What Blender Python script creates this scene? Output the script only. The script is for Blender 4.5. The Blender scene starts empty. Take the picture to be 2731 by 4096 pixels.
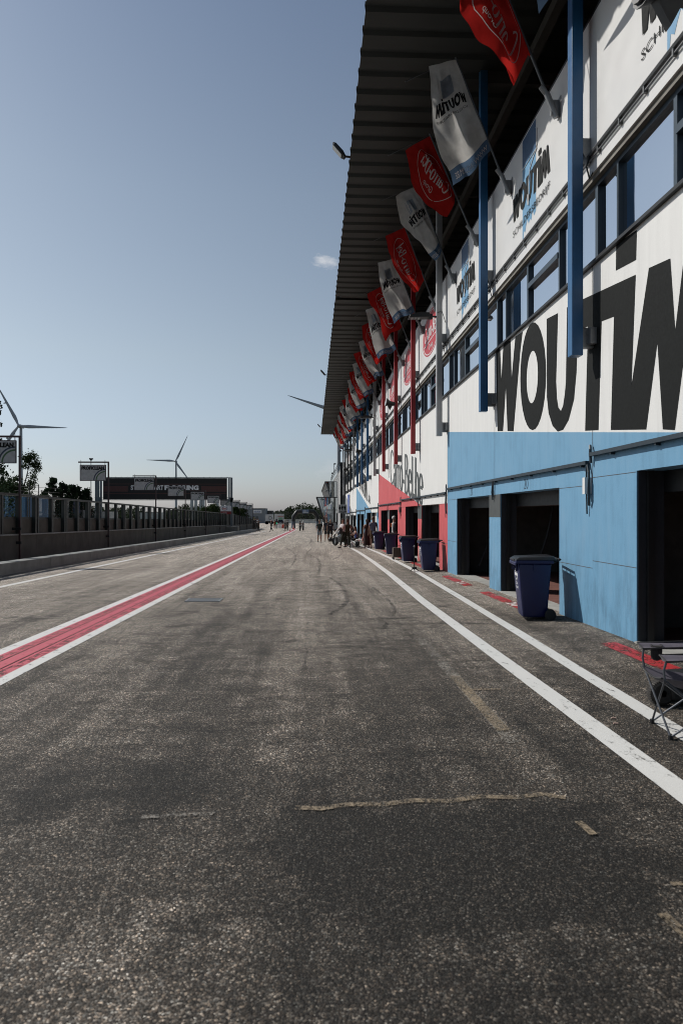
import bpy, bmesh, math, random
from mathutils import Vector, Matrix
random.seed(7)
R = math.radians
sc = bpy.context.scene
col = sc.collection
EYE = 1.65
WX = 4.2            # plane of the pit building front
BAY0, BAY = 10.09, 5.527
def YJ(j): return BAY0 + BAY * j
TH = math.atan(0.0423); CT, ST = math.cos(TH), math.sin(TH)
F = 2731.0
def zg(y):
    """height of the pit lane at distance y: falls gently away, then levels out"""
    if y <= 110: return -0.0103 * y
    if y <= 170:
        t = (y - 110) / 60
        return -1.133 - 0.0103 * 60 * (t - t * t / 2)
    return -1.442
def at(px, d):
    u = (px - 1365.5) / F
    return d * (u * CT + ST), d * (CT - u * ST)
def hz(py, d): return EYE + (2057 - py) / F * d
# ---------------------------------------------------------------- helpers
WM = {}
def wm(o): return WM.get(o.name, Matrix.Identity(4)) if o else Matrix.Identity(4)
def tag(o, label=None, cat=None, group=None, kind=None):
    if label: o['label'] = label
    if cat: o['category'] = cat
    if group: o['group'] = group
    if kind: o['kind'] = kind
    return o
def thing(name, loc, label, cat, group=None, rz=0.0):
    o = bpy.data.objects.new(name, None); col.objects.link(o)
    o.empty_display_size = .2
    o.location = loc; o.rotation_euler = (0, 0, rz)
    WM[o.name] = Matrix.Translation(loc) @ Matrix.Rotation(rz, 4, 'Z')
    return tag(o, label, cat, group)
def link(name, me, mat, parent=None, local=False):
    """link mesh data written in world coordinates (local=False) or in the parent's own coordinates"""
    o = bpy.data.objects.new(name, me); col.objects.link(o)
    if mat is not None and not me.materials:
        me.materials.append(mat)
    if parent is not None:
        o.parent = parent
        WM[o.name] = wm(parent)
        if not local: me.transform(wm(parent).inverted())
    return o
def copy_tree(o, loc, rz=None, label=None, scale=None):
    def rec(s, parent):
        c = s.copy(); col.objects.link(c); c.parent = parent
        for ch in s.children: rec(ch, c)
        return c
    r = rec(o, None); r.location = loc
    if rz is not None: r.rotation_euler = (0, 0, rz)
    if scale is not None: r.scale = (scale,) * 3
    if label: r['label'] = label
    return r
class MB:
    def __init__(s): s.v = []; s.f = []
    def add(s, vs, fs):
        n = len(s.v); s.v += [tuple(p) for p in vs]; s.f += [tuple(i + n for i in q) for q in fs]; return s
    def box(s, x0, x1, y0, y1, z0, z1):
        if x0 > x1: x0, x1 = x1, x0
        if y0 > y1: y0, y1 = y1, y0
        if z0 > z1: z0, z1 = z1, z0
        return s.add([(x0,y0,z0),(x1,y0,z0),(x1,y1,z0),(x0,y1,z0),(x0,y0,z1),(x1,y0,z1),(x1,y1,z1),(x0,y1,z1)],
            [(3,2,1,0),(4,5,6,7),(0,1,5,4),(1,2,6,5),(2,3,7,6),(3,0,4,7)])
    def hexa(s, p): return s.add(p, [(3,2,1,0),(4,5,6,7),(0,1,5,4),(1,2,6,5),(2,3,7,6),(3,0,4,7)])
    def prism(s, poly, off):
        """3D polygon extruded by vector off"""
        n = len(poly); a = [Vector(p) for p in poly]; b = [p + Vector(off) for p in a]
        return s.add(a + b, [tuple(range(n))[::-1], tuple(range(n, 2*n))] + [(i, (i+1) % n, n + (i+1) % n, n + i) for i in range(n)])
    def tube(s, pts, r, n=8, caps=True, flat=1.0):
        pts = [Vector(p) for p in pts]; m = len(pts)
        rs = r if isinstance(r, (list, tuple)) else [r] * m
        V = []; up = None
        for i, p in enumerate(pts):
            d = (pts[min(i+1, m-1)] - pts[max(i-1, 0)]).normalized()
            if up is None or abs(d.dot(up)) > .98:
                up = Vector((0,0,1)) if abs(d.z) < .9 else Vector((0,1,0))
            a = d.cross(up).normalized(); b = a.cross(d).normalized(); up = b
            for k in range(n):
                t = 2*math.pi*k/n
                V.append(p + a*math.cos(t)*rs[i] + b*math.sin(t)*rs[i]*flat)
        Fc = [(i*n+k, i*n+(k+1) % n, (i+1)*n+(k+1) % n, (i+1)*n+k) for i in range(m-1) for k in range(n)]
        if caps: Fc += [tuple(range(n))[::-1], tuple(range((m-1)*n, m*n))]
        return s.add(V, Fc)
    def bar(s, a, b, w, h=None):
        """square bar between two points"""
        h = h or w; a, b = Vector(a), Vector(b); d = (b-a).normalized()
        up = Vector((0,0,1)) if abs(d.z) < .95 else Vector((0,1,0))
        x = d.cross(up).normalized()*w/2; y = x.cross(d).normalized()*h/2
        return s.hexa([a-x-y, a+x-y, a+x+y, a-x+y, b-x-y, b+x-y, b+x+y, b-x+y])
    def lathe(s, prof, c, axis='Z', n=24):
        V = []
        for r, z in prof:
            for k in range(n):
                t = 2*math.pi*k/n; p = (r*math.cos(t), r*math.sin(t), z)
                if axis == 'Y': p = (p[0], p[2], p[1])
                if axis == 'X': p = (p[2], p[0], p[1])
                V.append((p[0]+c[0], p[1]+c[1], p[2]+c[2]))
        m = len(prof)
        return s.add(V, [(i*n+k, i*n+(k+1) % n, (i+1)*n+(k+1) % n, (i+1)*n+k) for i in range(m-1) for k in range(n)])
    def ball(s, c, r, n=10, m=7):
        rr = r if isinstance(r, (tuple, list)) else (r, r, r)
        V = []
        for i in range(m+1):
            a = math.pi*i/m
            for k in range(n):
                t = 2*math.pi*k/n
                V.append((c[0]+rr[0]*math.sin(a)*math.cos(t), c[1]+rr[1]*math.sin(a)*math.sin(t), c[2]+rr[2]*math.cos(a)))
        return s.add(V, [(i*n+k, i*n+(k+1) % n, (i+1)*n+(k+1) % n, (i+1)*n+k) for i in range(m) for k in range(n)])
    def slope(s):
        s.v = [(x, y, z + zg(y)) for x, y, z in s.v]; return s
    def mesh(s, name, smooth=False, bevel=0, tri=False, seg=2):
        me = bpy.data.meshes.new(name); me.from_pydata(s.v, [], s.f)
        bm = bmesh.new(); bm.from_mesh(me)
        bmesh.ops.remove_doubles(bm, verts=bm.verts, dist=1e-5)
        bmesh.ops.recalc_face_normals(bm, faces=bm.faces)
        if bevel:
            es = [e for e in bm.edges if len(e.link_faces) == 2 and e.calc_face_angle(0) > .5]
            bmesh.ops.bevel(bm, geom=es, offset=bevel, segments=seg, affect='EDGES', profile=.5)
        if tri: bmesh.ops.triangulate(bm, faces=bm.faces)
        bm.to_mesh(me); bm.free()
        if smooth:
            for p in me.polygons: p.use_smooth = True
            if hasattr(me, 'set_sharp_from_angle'): me.set_sharp_from_angle(angle=R(40))
        me.update(); return me
    def build(s, name, mat, parent=None, smooth=False, bevel=0, local=False, seg=2):
        return link(name, s.mesh(name, smooth, bevel, seg=seg), mat, parent, local)
# ---------------------------------------------------------------- materials
def nodes(name):
    m = bpy.data.materials.new(name); m.use_nodes = True
    nt = m.node_tree; nt.nodes.clear()
    return m, nt, nt.nodes.new, nt.links.new
def math_node(nt, op, a, b=None, c=None, clamp=False):
    n = nt.nodes.new('ShaderNodeMath'); n.operation = op; n.use_clamp = clamp
    for i, x in enumerate((a, b, c)):
        if x is None: continue
        if hasattr(x, 'is_output'): nt.links.new(x, n.inputs[i])
        else: n.inputs[i].default_value = x
    return n.outputs[0]
def noise(nt, vec, scale, detail=4, rough=.55, dist=0):
    n = nt.nodes.new('ShaderNodeTexNoise'); n.inputs['Scale'].default_value = scale
    n.inputs['Detail'].default_value = detail; n.inputs['Roughness'].default_value = rough
    n.inputs['Distortion'].default_value = dist
    if vec is not None: nt.links.new(vec, n.inputs['Vector'])
    return n.outputs['Fac']
def mapping(nt, vec, sx=1, sy=1, sz=1):
    n = nt.nodes.new('ShaderNodeMapping'); n.inputs['Scale'].default_value = (sx, sy, sz)
    nt.links.new(vec, n.inputs['Vector']); return n.outputs[0]
def ramp(nt, fac, stops):
    n = nt.nodes.new('ShaderNodeValToRGB'); cr = n.color_ramp
    while len(cr.elements) < len(stops): cr.elements.new(.5)
    for e, (p, c) in zip(cr.elements, stops):
        e.position = p; e.color = (c[0], c[1], c[2], 1) if not isinstance(c, (int, float)) else (c, c, c, 1)
    nt.links.new(fac, n.inputs[0]); return n.outputs[0]
def mixc(nt, fac, a, b, mode='MIX'):
    n = nt.nodes.new('ShaderNodeMix'); n.data_type = 'RGBA'; n.blend_type = mode
    for k, x in ((0, fac), (6, a), (7, b)):
        if hasattr(x, 'is_output'): nt.links.new(x, n.inputs[k])
        else: n.inputs[k].default_value = x if isinstance(x, (int, float)) else (x[0], x[1], x[2], 1)
    return n.outputs[2]
ALB = .74       # overall reflectance, lowered to deepen shade beside the stronger sun
def dull(nt, c):
    if hasattr(c, 'is_output'): return mixc(nt, 1, c, (ALB, ALB, ALB), 'MULTIPLY')
    return tuple(x*ALB for x in c)
def principled(nt, colour, rough=.6, metal=0, bump=None, spec=None, bump_d=.01):
    colour = dull(nt, colour)
    b = nt.nodes.new('ShaderNodeBsdfPrincipled')
    if hasattr(colour, 'is_output'): nt.links.new(colour, b.inputs['Base Color'])
    else: b.inputs['Base Color'].default_value = (*colour, 1)
    if hasattr(rough, 'is_output'): nt.links.new(rough, b.inputs['Roughness'])
    else: b.inputs['Roughness'].default_value = rough
    b.inputs['Metallic'].default_value = metal
    if spec is not None: b.inputs['Specular IOR Level'].default_value = spec
    if bump is not None:
        bn = nt.nodes.new('ShaderNodeBump'); bn.inputs['Strength'].default_value = .6; bn.inputs['Distance'].default_value = bump_d
        nt.links.new(bump, bn.inputs['Height']); nt.links.new(bn.outputs[0], b.inputs['Normal'])
    return b
def pos(nt): return nt.nodes.new('ShaderNodeNewGeometry').outputs['Position']
def obco(nt): return nt.nodes.new('ShaderNodeTexCoord').outputs['Object']
def finish(nt, sh):
    o = nt.nodes.new('ShaderNodeOutputMaterial'); nt.links.new(sh, o.inputs['Surface'])
_cache = {}
def M(name, c, rough=.6, metal=0, var=.15, scale=4, spec=None, bump=0.0, stretch=(1,1,1)):
    """plain painted/plastic/metal surface with a little uneven tone and wear"""
    if name in _cache: return _cache[name]
    m, nt, N, L = nodes(name)
    v = mapping(nt, obco(nt), *stretch)
    f = noise(nt, v, scale, 6, .6)
    cc = ramp(nt, f, [(.25, [x*(1-var) for x in c]), (.75, [min(1, x*(1+var)) for x in c])])
    rr = math_node(nt, 'MULTIPLY_ADD', noise(nt, v, scale*2.7, 3), .25, rough-.125, clamp=True)
    b = principled(nt, cc, rr, metal, noise(nt, v, scale*9, 3) if bump else None, spec, bump or .01)
    finish(nt, b.outputs[0]); _cache[name] = m; return m
def cloth_mat(name, c, trans=.35):
    m, nt, N, L = nodes(name)
    v = obco(nt)
    cc = dull(nt, ramp(nt, noise(nt, v, 6, 5), [(.3, [x*.85 for x in c]), (.7, [min(1, x*1.1) for x in c])]))
    d = N('ShaderNodeBsdfDiffuse'); t = N('ShaderNodeBsdfTranslucent'); mx = N('ShaderNodeMixShader')
    L(cc, d.inputs[0]); L(cc, t.inputs[0]); mx.inputs[0].default_value = trans
    L(d.outputs[0], mx.inputs[1]); L(t.outputs[0], mx.inputs[2]); finish(nt, mx.outputs[0]); return m
def worn_paint(name, c, wear=.42, scale=9, fine=60, soft=.05, rough=.55, tracks=None, fw=.3):
    """road paint with worn holes through which the asphalt shows"""
    m, nt, N, L = nodes(name)
    p = pos(nt); v = mapping(nt, p, 1, .55, 1)
    a = noise(nt, v, scale, 8, .7); b = noise(nt, v, fine, 3, .6)
    s = math_node(nt, 'ADD', math_node(nt, 'MULTIPLY', a, 1-fw), math_node(nt, 'MULTIPLY', b, fw))
    if tracks:      # [(x, halfwidth, strength)] strips worn harder
        sx = N('ShaderNodeSeparateXYZ'); L(p, sx.inputs[0])
        for x, hw, st in tracks:
            k = math_node(nt, 'LESS_THAN', math_node(nt, 'ABSOLUTE', math_node(nt, 'SUBTRACT', sx.outputs[0], x)), hw)
            s = math_node(nt, 'SUBTRACT', s, math_node(nt, 'MULTIPLY', k, st))
    fac = ramp(nt, s, [(max(wear-soft, 0), 0), (wear+soft, 1)])
    cc = mixc(nt, noise(nt, v, 2.2, 6), [x*.82 for x in c], c)
    cc = mixc(nt, math_node(nt, 'MULTIPLY', noise(nt, v, 130, 2), .35), cc, [x*.5 for x in c])
    pr = principled(nt, cc, rough)
    t = N('ShaderNodeBsdfTransparent'); mx = N('ShaderNodeMixShader')
    L(fac, mx.inputs[0]); L(t.outputs[0], mx.inputs[1]); L(pr.outputs[0], mx.inputs[2]); finish(nt, mx.outputs[0]); return m
def glass_mat(name, tint, gl=.12, rough=.03, dirt=.18):
    m, nt, N, L = nodes(name)
    t = N('ShaderNodeBsdfTransparent'); g = N('ShaderNodeBsdfGlossy'); d = N('ShaderNodeBsdfDiffuse')
    t.inputs[0].default_value = (*tint, 1); g.inputs['Roughness'].default_value = rough; g.inputs[0].default_value = (.9,.95,1,1)
    d.inputs[0].default_value = (.35,.37,.36,1)
    a = N('ShaderNodeMixShader'); a.inputs[0].default_value = gl
    L(t.outputs[0], a.inputs[1]); L(g.outputs[0], a.inputs[2])
    b = N('ShaderNodeMixShader')
    L(ramp(nt, noise(nt, mapping(nt, pos(nt), 1, 1, .25), 3.5, 6), [(.4, 0.02), (.75, dirt*2)]), b.inputs[0])
    L(a.outputs[0], b.inputs[1]); L(d.outputs[0], b.inputs[2]); finish(nt, b.outputs[0]); return m
def mirror_glass(name, base=(.02,.025,.03), refl=.62, tint=(.8,.86,.95), rough=.02, wob=.0015):
    m, nt, N, L = nodes(name)
    p = principled(nt, base, .1, 0); g = N('ShaderNodeBsdfGlossy'); g.inputs[0].default_value = (*tint, 1); g.inputs['Roughness'].default_value = rough
    bn = N('ShaderNodeBump'); bn.inputs['Distance'].default_value = wob; bn.inputs['Strength'].default_value = 1
    L(noise(nt, pos(nt), .9, 2), bn.inputs['Height']); L(bn.outputs[0], g.inputs['Normal'])
    mx = N('ShaderNodeMixShader'); mx.inputs[0].default_value = refl
    L(p.outputs[0], mx.inputs[1]); L(g.outputs[0], mx.inputs[2]); finish(nt, mx.outputs[0]); return m
def wall_mat(name, white, paint, a, b, top, base_streak=.85):
    """rendered wall, painted in two colours: below the slanting line a+b*Y or the door heads the section colour"""
    m, nt, N, L = nodes(name)
    p = pos(nt); s = N('ShaderNodeSeparateXYZ'); L(p, s.inputs[0])
    line = math_node(nt, 'MAXIMUM', math_node(nt, 'MULTIPLY_ADD', s.outputs[1], b, a), top)
    k = math_node(nt, 'LESS_THAN', s.outputs[2], line)
    v = mapping(nt, p, 6, 6, .55)           # rain streaks run down
    st = noise(nt, v, 1.3, 8, .65); blot = noise(nt, p, 1.1, 7, .65)
    pc = ramp(nt, math_node(nt, 'ADD', math_node(nt, 'MULTIPLY', st, .55), math_node(nt, 'MULTIPLY', blot, .45)),
              [(.3, [x*.74 for x in paint]), (.5, paint), (.72, [min(1, x*.9+.06) for x in paint])])
    wc = ramp(nt, st, [(.25, [x*.9 for x in white]), (.6, white)])
    cc = mixc(nt, k, wc, pc)
    # scuffs and splash dirt of the lower metre, patchy
    lo = math_node(nt, 'MULTIPLY_ADD', s.outputs[2], -.55, .85, clamp=True)
    dirt = math_node(nt, 'MULTIPLY', lo, ramp(nt, noise(nt, mapping(nt, p, 3, 3, .8), 2.2, 8, .7), [(.44, 0), (.66, base_streak)]))
    cc = mixc(nt, dirt, cc, [x*.45 for x in paint])
    spots = ramp(nt, noise(nt, p, 19, 3, .5), [(.72, 0), (.76, .6)])
    cc = mixc(nt, math_node(nt, 'MULTIPLY', spots, .5), cc, [.1,.1,.11])
    finish(nt, principled(nt, cc, .62, 0, noise(nt, p, 45, 4), None, .003).outputs[0]); return m
def asphalt(name, near=True):
    m, nt, N, L = nodes(name)
    p = pos(nt); s = N('ShaderNodeSeparateXYZ'); L(p, s.inputs[0]); X, Y = s.outputs[0], s.outputs[1]
    patch = noise(nt, mapping(nt, p, .8, .16, 1), 1.0, 7, .66, .4)
    patch2 = noise(nt, mapping(nt, p, 1.5, 1.9, 1), 1.8, 10, .76)
    # darker asphalt close by; grazing, backlit sheen put into the colour farther off
    sheen_tone = ramp(nt, math_node(nt, 'DIVIDE', Y, 60), [(.03, .15), (.07, .21), (.10, .33), (.15, .44), (.25, .57), (.45, .72), (1, .84)])
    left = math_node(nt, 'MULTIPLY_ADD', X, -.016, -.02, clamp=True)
    t = math_node(nt, 'ADD', sheen_tone, left)
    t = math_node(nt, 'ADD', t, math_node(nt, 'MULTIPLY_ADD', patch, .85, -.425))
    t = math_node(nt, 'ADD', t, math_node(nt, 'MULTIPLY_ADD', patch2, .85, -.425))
    smear = ramp(nt, noise(nt, mapping(nt, p, .9, 2.2, 1), 1.1, 9, .7, .6), [(.54, 0), (.66, 1)])
    t = math_node(nt, 'SUBTRACT', t, math_node(nt, 'MULTIPLY', smear, .26))
    if near:   # old repairs: rectangles of other asphalt with frayed edges
        wob = math_node(nt, 'MULTIPLY_ADD', noise(nt, p, 1.9, 9, .75), 1.5, -.75)
        for xa, xb, ya, yb, am in ((-.12, 1.62, 2.78, 3.96, -.30), (-1.75, -.16, 1.9, 2.95, .16), (-2.3, -.55, 3.95, 4.75, -.2), (-.42, .0, 4.6, 22, .14), (.5, 1.5, 5.2, 9.5, -.10), (-1.7, -.9, 6, 13, -.10), (1.55, 2.2, -2, 3.4, -.22)):
            def edge(v, a, b): return math_node(nt, 'MINIMUM', math_node(nt, 'SUBTRACT', v, a), math_node(nt, 'SUBTRACT', b, v))
            e = math_node(nt, 'MINIMUM', edge(X, xa, xb), edge(Y, ya, yb))
            k = math_node(nt, 'MULTIPLY_ADD', math_node(nt, 'ADD', e, wob), 3.5, .35, clamp=True)
            t = math_node(nt, 'ADD', t, math_node(nt, 'MULTIPLY', k, am))
    fine = ramp(nt, noise(nt, mapping(nt, p, 3.2, 6.5, 1), 1.6, 8, .72, 1.0), [(.60, 0), (.68, 1)])
    t = math_node(nt, 'SUBTRACT', t, math_node(nt, 'MULTIPLY', fine, .22))
    lengthwise = noise(nt, mapping(nt, p, 3.4, .10, 1), 1, 6, .65)
    t = math_node(nt, 'ADD', t, math_node(nt, 'MULTIPLY_ADD', lengthwise, .7, -.35), clamp=True)
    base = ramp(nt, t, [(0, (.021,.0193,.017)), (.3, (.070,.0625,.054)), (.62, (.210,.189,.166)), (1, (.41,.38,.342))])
    # stones of the aggregate
    vo = N('ShaderNodeTexVoronoi'); vo.inputs['Scale'].default_value = 116; L(p, vo.inputs['Vector'])
    sep = N('ShaderNodeSeparateColor'); L(vo.outputs['Color'], sep.inputs[0])
    stone = ramp(nt, sep.outputs[0], [(0, .15), (.5, .56), (.8, 1.25), (.93, 2.6), (.985, 4.6)])
    vo2 = N('ShaderNodeTexVoronoi'); vo2.inputs['Scale'].default_value = 225; L(p, vo2.inputs['Vector'])
    sep2 = N('ShaderNodeSeparateColor'); L(vo2.outputs['Color'], sep2.inputs[0])
    stone2 = ramp(nt, sep2.outputs[1], [(0, .4), (.6, 1.0), (.9, 1.7), (.98, 2.6)])
    cc = mixc(nt, 1, base, stone, 'MULTIPLY'); cc = mixc(nt, 1, cc, stone2, 'MULTIPLY')
    hue = mixc(nt, sep.outputs[2], (1.12,.98,.86), (.93,1,1.05)); cc = mixc(nt, 1, cc, hue, 'MULTIPLY')
    cv = N('ShaderNodeTexVoronoi'); cv.feature = 'DISTANCE_TO_EDGE'; cv.inputs['Scale'].default_value = .55
    wv = N('ShaderNodeVectorMath'); wv.operation = 'ADD'; L(mapping(nt, p, 1, .45, 1), wv.inputs[0]); nv_ = N('ShaderNodeTexNoise'); nv_.inputs['Scale'].default_value = 2.2; nv_.inputs['Detail'].default_value = 7; L(p, nv_.inputs['Vector'])
    wsc = N('ShaderNodeVectorMath'); wsc.operation = 'SCALE'; wsc.inputs['Scale'].default_value = .5; L(nv_.outputs['Color'], wsc.inputs[0]); L(wsc.outputs[0], wv.inputs[1]); L(wv.outputs[0], cv.inputs['Vector'])
    ck = math_node(nt, 'LESS_THAN', cv.outputs['Distance'], math_node(nt, 'MULTIPLY', ramp(nt, noise(nt, p, .7, 5), [(.52, 0), (.66, 1)]), .006))
    cc = mixc(nt, math_node(nt, 'MULTIPLY', ck, .6), cc, (.014,.013,.012))
    if near:   # wandering joint along the lane
        j = noise(nt, mapping(nt, p, .02, 1.1, 1), 1.0, 6, .7)
        dx = math_node(nt, 'ABSOLUTE', math_node(nt, 'ADD', math_node(nt, 'SUBTRACT', X, math_node(nt, 'MULTIPLY_ADD', j, .22, -.20)), 0))
        wid = math_node(nt, 'MULTIPLY', ramp(nt, noise(nt, mapping(nt, p, 1, .5, 1), 1.7, 4), [(.5, 0), (.64, 1)]), .011)
        k = math_node(nt, 'LESS_THAN', dx, wid)
        cc = mixc(nt, math_node(nt, 'MULTIPLY', k, .7), cc, (.012,.012,.012))
    h = math_node(nt, 'ADD', math_node(nt, 'MULTIPLY', vo.outputs['Distance'], -1), math_node(nt, 'MULTIPLY', noise(nt, p, 180, 2), .5))
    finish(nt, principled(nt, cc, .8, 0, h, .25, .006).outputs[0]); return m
def leaf_mat(name, c):
    m, nt, N, L = nodes(name)
    cc = ramp(nt, noise(nt, obco(nt), 1.3, 5, .7), [(.25, [x*.4 for x in c]), (.5, [x*.8 for x in c]), (.75, [x*1.4 for x in c])])
    d = N('ShaderNodeBsdfDiffuse'); t = N('ShaderNodeBsdfTranslucent'); mx = N('ShaderNodeMixShader'); mx.inputs[0].default_value = .3
    L(cc, d.inputs[0]); L(cc, t.inputs[0]); L(d.outputs[0], mx.inputs[1]); L(t.outputs[0], mx.inputs[2]); finish(nt, mx.outputs[0]); return m
WHITE = M('white paint', (.80,.80,.79), .5, var=.05); CONC = M('concrete', (.23,.225,.205), .85, var=.3, scale=1.6, bump=.01)
DARKM = M('dark metal', (.022,.024,.026), .5, .3); GALV = M('galvanised steel', (.30,.31,.32), .5, .6, var=.2)
BLACK = M('black plastic', (.012,.012,.013), .45); RUBBER = M('rubber', (.015,.015,.015), .8)
BLUEP = M('blue post paint', (.025,.125,.29), .4, var=.1); REDP = M('red post paint', (.36,.018,.022), .4, var=.1)
GREYP = M('grey post paint', (.42,.43,.44), .45, var=.1); BLKP = M('black post paint', (.018,.019,.02), .45)
LETTER = M('black lettering paint', (.009,.0105,.0105), .8, var=.2, scale=9, spec=.15); WLET = M('white lettering paint', (.78,.78,.78), .55)
GREYLET = M('grey lettering paint', (.06,.068,.068), .55)
# ---------------------------------------------------------------- lettering
_tc = {}
def text2d(s, offset=0.0):
    k = (s, offset)
    if k not in _tc:
        cu = bpy.data.curves.new('lettering', 'FONT'); cu.body = s; cu.offset = offset; cu.resolution_u = 3
        ob = bpy.data.objects.new('lettering', cu); col.objects.link(ob)
        bpy.context.view_layer.update()
        me = bpy.data.meshes.new_from_object(ob.evaluated_get(bpy.context.evaluated_depsgraph_get()))
        V = [(v.co.x, v.co.y) for v in me.vertices]; Fs = [tuple(p.vertices) for p in me.polygons]
        bpy.data.objects.remove(ob); bpy.data.curves.remove(cu); bpy.data.meshes.remove(me)
        x0 = min(v[0] for v in V); x1 = max(v[0] for v in V); y0 = min(v[1] for v in V); y1 = max(v[1] for v in V)
        _tc[k] = ([((x-x0)/(x1-x0), (y-y0)/(y1-y0)) for x, y in V], Fs)
    return _tc[k]
def put2d(mb, shape, fn, w=1, h=1):
    V, Fs = shape
    return mb.add([fn(x*w, y*h) for x, y in V], Fs)
def refine(shape, n=1):
    V, Fs = shape
    bm = bmesh.new(); vs = [bm.verts.new((x, y, 0)) for x, y in V]
    for q in Fs:
        try: bm.faces.new([vs[i] for i in q])
        except ValueError: pass
    bmesh.ops.triangulate(bm, faces=bm.faces)
    for _ in range(n): bmesh.ops.subdivide_edges(bm, edges=bm.edges, cuts=1, use_grid_fill=True)
    bm.verts.index_update()
    r = ([(v.co.x, v.co.y) for v in bm.verts], [tuple(v.index for v in f.verts) for f in bm.faces]); bm.free(); return r
def logo2d():
    """the heavy condensed painted word: strokes drawn as polygons, baseline levelled"""
    P = [[(0,3.8),(.34,3.75),(.45,2.99),(.61,3.73),(1.15,3.71),(1.23,2.87),(1.5,3.68),(1.99,3.66),(1.84,3.32),(1.64,2.66),(1.37,1.74),(.93,1.8),(.8,2.78),(.58,1.84),(.14,1.89)],
         [(3.40,3.51),(3.96,3.45),(3.87,2.3),(3.91,2.0),(3.98,1.83),(4.1,1.75),(4.2,1.82),(4.28,2.0),(4.33,2.2),(4.38,3.42),(4.89,3.35),(4.78,2.26),(4.68,1.85),(4.45,1.55),(4.2,1.42),(3.95,1.42),(3.7,1.55),(3.5,1.8),(3.41,2.1)],
         [(5.02,3.35),(6.78,3.12),(6.66,1.69),(7.13,3.08),(7.64,3.01),(7.75,2.13),(7.95,2.97),(8.22,2.94),(8.6,.88),(8.12,.94),(7.93,1.75),(7.74,.98),(7.47,1.02),(7.34,2.1),(7.06,1.07),(6.04,1.19),(6.14,2.76),(5.73,2.81),(5.62,1.24),(5.13,1.29),(5.24,2.87),(5.02,2.9)],
         [(6.21,3.74),(6.81,3.69),(6.79,3.31),(6.2,3.38)]]
    V, Fs = [], []
    for p in P:
        n = len(V); V += p; Fs.append(tuple(range(n, n+len(p))))
    n = len(V); k = 28                       # the O is a ring
    for i in range(k):
        t = 2*math.pi*i/k
        V.append((2.6+.76*math.cos(t), 2.64-.1*math.cos(t)+1.03*math.sin(t)))
        V.append((2.58+.34*math.cos(t), 2.63+.5*math.sin(t)))
    Fs += [(n+2*i, n+2*((i+1) % k), n+2*((i+1) % k)+1, n+2*i+1) for i in range(k)]
    return [(x/8.6, (y+.113*x-1.87)/1.95) for x, y in V], Fs
LOGO = logo2d()     # x 0..1 over the word, y 0..1 cap height (the dot rises to 1.35)
def pen(V, Fs, pts, thick, thin):
    """calligraphic stroke: wide where it runs vertically, thin where it runs sideways"""
    n = len(V); m = len(pts)
    for i, (x, y) in enumerate(pts):
        a = pts[max(i-1, 0)]; b = pts[min(i+1, m-1)]
        dx, dy = b[0]-a[0], b[1]-a[1]; l = math.hypot(dx, dy) or 1
        w = (thin + (thick-thin)*abs(dy/l)**1.5)/2
        V.append((x - dy/l*w, y + dx/l*w)); V.append((x + dy/l*w, y - dx/l*w))
    Fs += [(n+2*i, n+2*i+1, n+2*i+3, n+2*i+2) for i in range(m-1)]
def arc(cx, cy, rx, ry, a0, a1, n=16):
    return [(cx+rx*math.cos(R(a0+(a1-a0)*i/n)), cy+ry*math.sin(R(a0+(a1-a0)*i/n))) for i in range(n+1)]
def lin(x0, y0, x1, y1, n=4): return [(x0+(x1-x0)*i/n, y0+(y1-y0)*i/n) for i in range(n+1)]
def serif2d(word, th=.13, tn=.045):
    """book-face lettering drawn with pen strokes; cap height 1, x-height .64"""
    V, Fs, lay = [], [], []; x = 0; xh = .64; ly = 0
    for ch in word:
        S = []
        if ch == 'C': S = [arc(x+.36, .5, .33, .5, 48, 312, 26)]; w = .72
        elif ch == 'a': S = [arc(x+.17, .47, .15, .15, 170, 0, 10)+lin(x+.32, .45, x+.32, .06)+lin(x+.32, .06, x+.42, 0, 2), arc(x+.18, .17, .14, .16, 60, 350, 14)]; w = .46
        elif ch == 'r': S = [lin(x+.08, 0, x+.08, xh), arc(x+.2, xh-.16, .12, .15, 170, 40, 8), lin(x, 0, x+.18, 0, 2), lin(x, xh-.02, x+.08, xh-.02, 2)]; w = .36
        elif ch == 'o': S = [arc(x+.23, xh/2, .2, xh/2, 0, 360, 26)]; w = .5
        elif ch == '-': S = [[(x+.02, .27), (x+.24, .27)]]; w = .3
        elif ch == 'B': S = [lin(x+.12, 0, x+.12, 1), lin(x+.02, .98, x+.2, .98, 2)+arc(x+.24, .77, .2, .215, 88, -88, 12)+lin(x+.24, .545, x+.12, .53, 2), lin(x+.2, .53, x+.24, .53, 2)+arc(x+.28, .27, .24, .262, 88, -88, 12)+lin(x+.24, .012, x+.02, .012, 2)]; w = .6
        elif ch == 'e': S = [arc(x+.22, xh/2, .19, xh/2, 8, 320, 24), lin(x+.06, .36, x+.4, .36, 3)]; w = .46
        elif ch == 'l': S = [lin(x+.09, 0, x+.09, 1), lin(x, 0, x+.19, 0, 2), lin(x+.01, .97, x+.09, .98, 2)]; w = .24
        elif ch == 'b': S = [lin(x+.09, 0, x+.09, 1), arc(x+.24, xh/2, .18, xh/2, 170, -170, 22), lin(x+.01, .97, x+.09, .98, 2)]; w = .5
        elif ch == '.': S = [lin(x+.06, 0, x+.06, .12, 2)]; w = .2
        else: w = .3
        for s in S:
            n0 = len(V); pen(V, Fs, s, th if ch != '-' else .11, tn if ch != '-' else .11); lay += [ly % 6]*(len(V)-n0); ly += 1
        x += w
    return [(a/x, b) for a, b in V], Fs, lay
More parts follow.
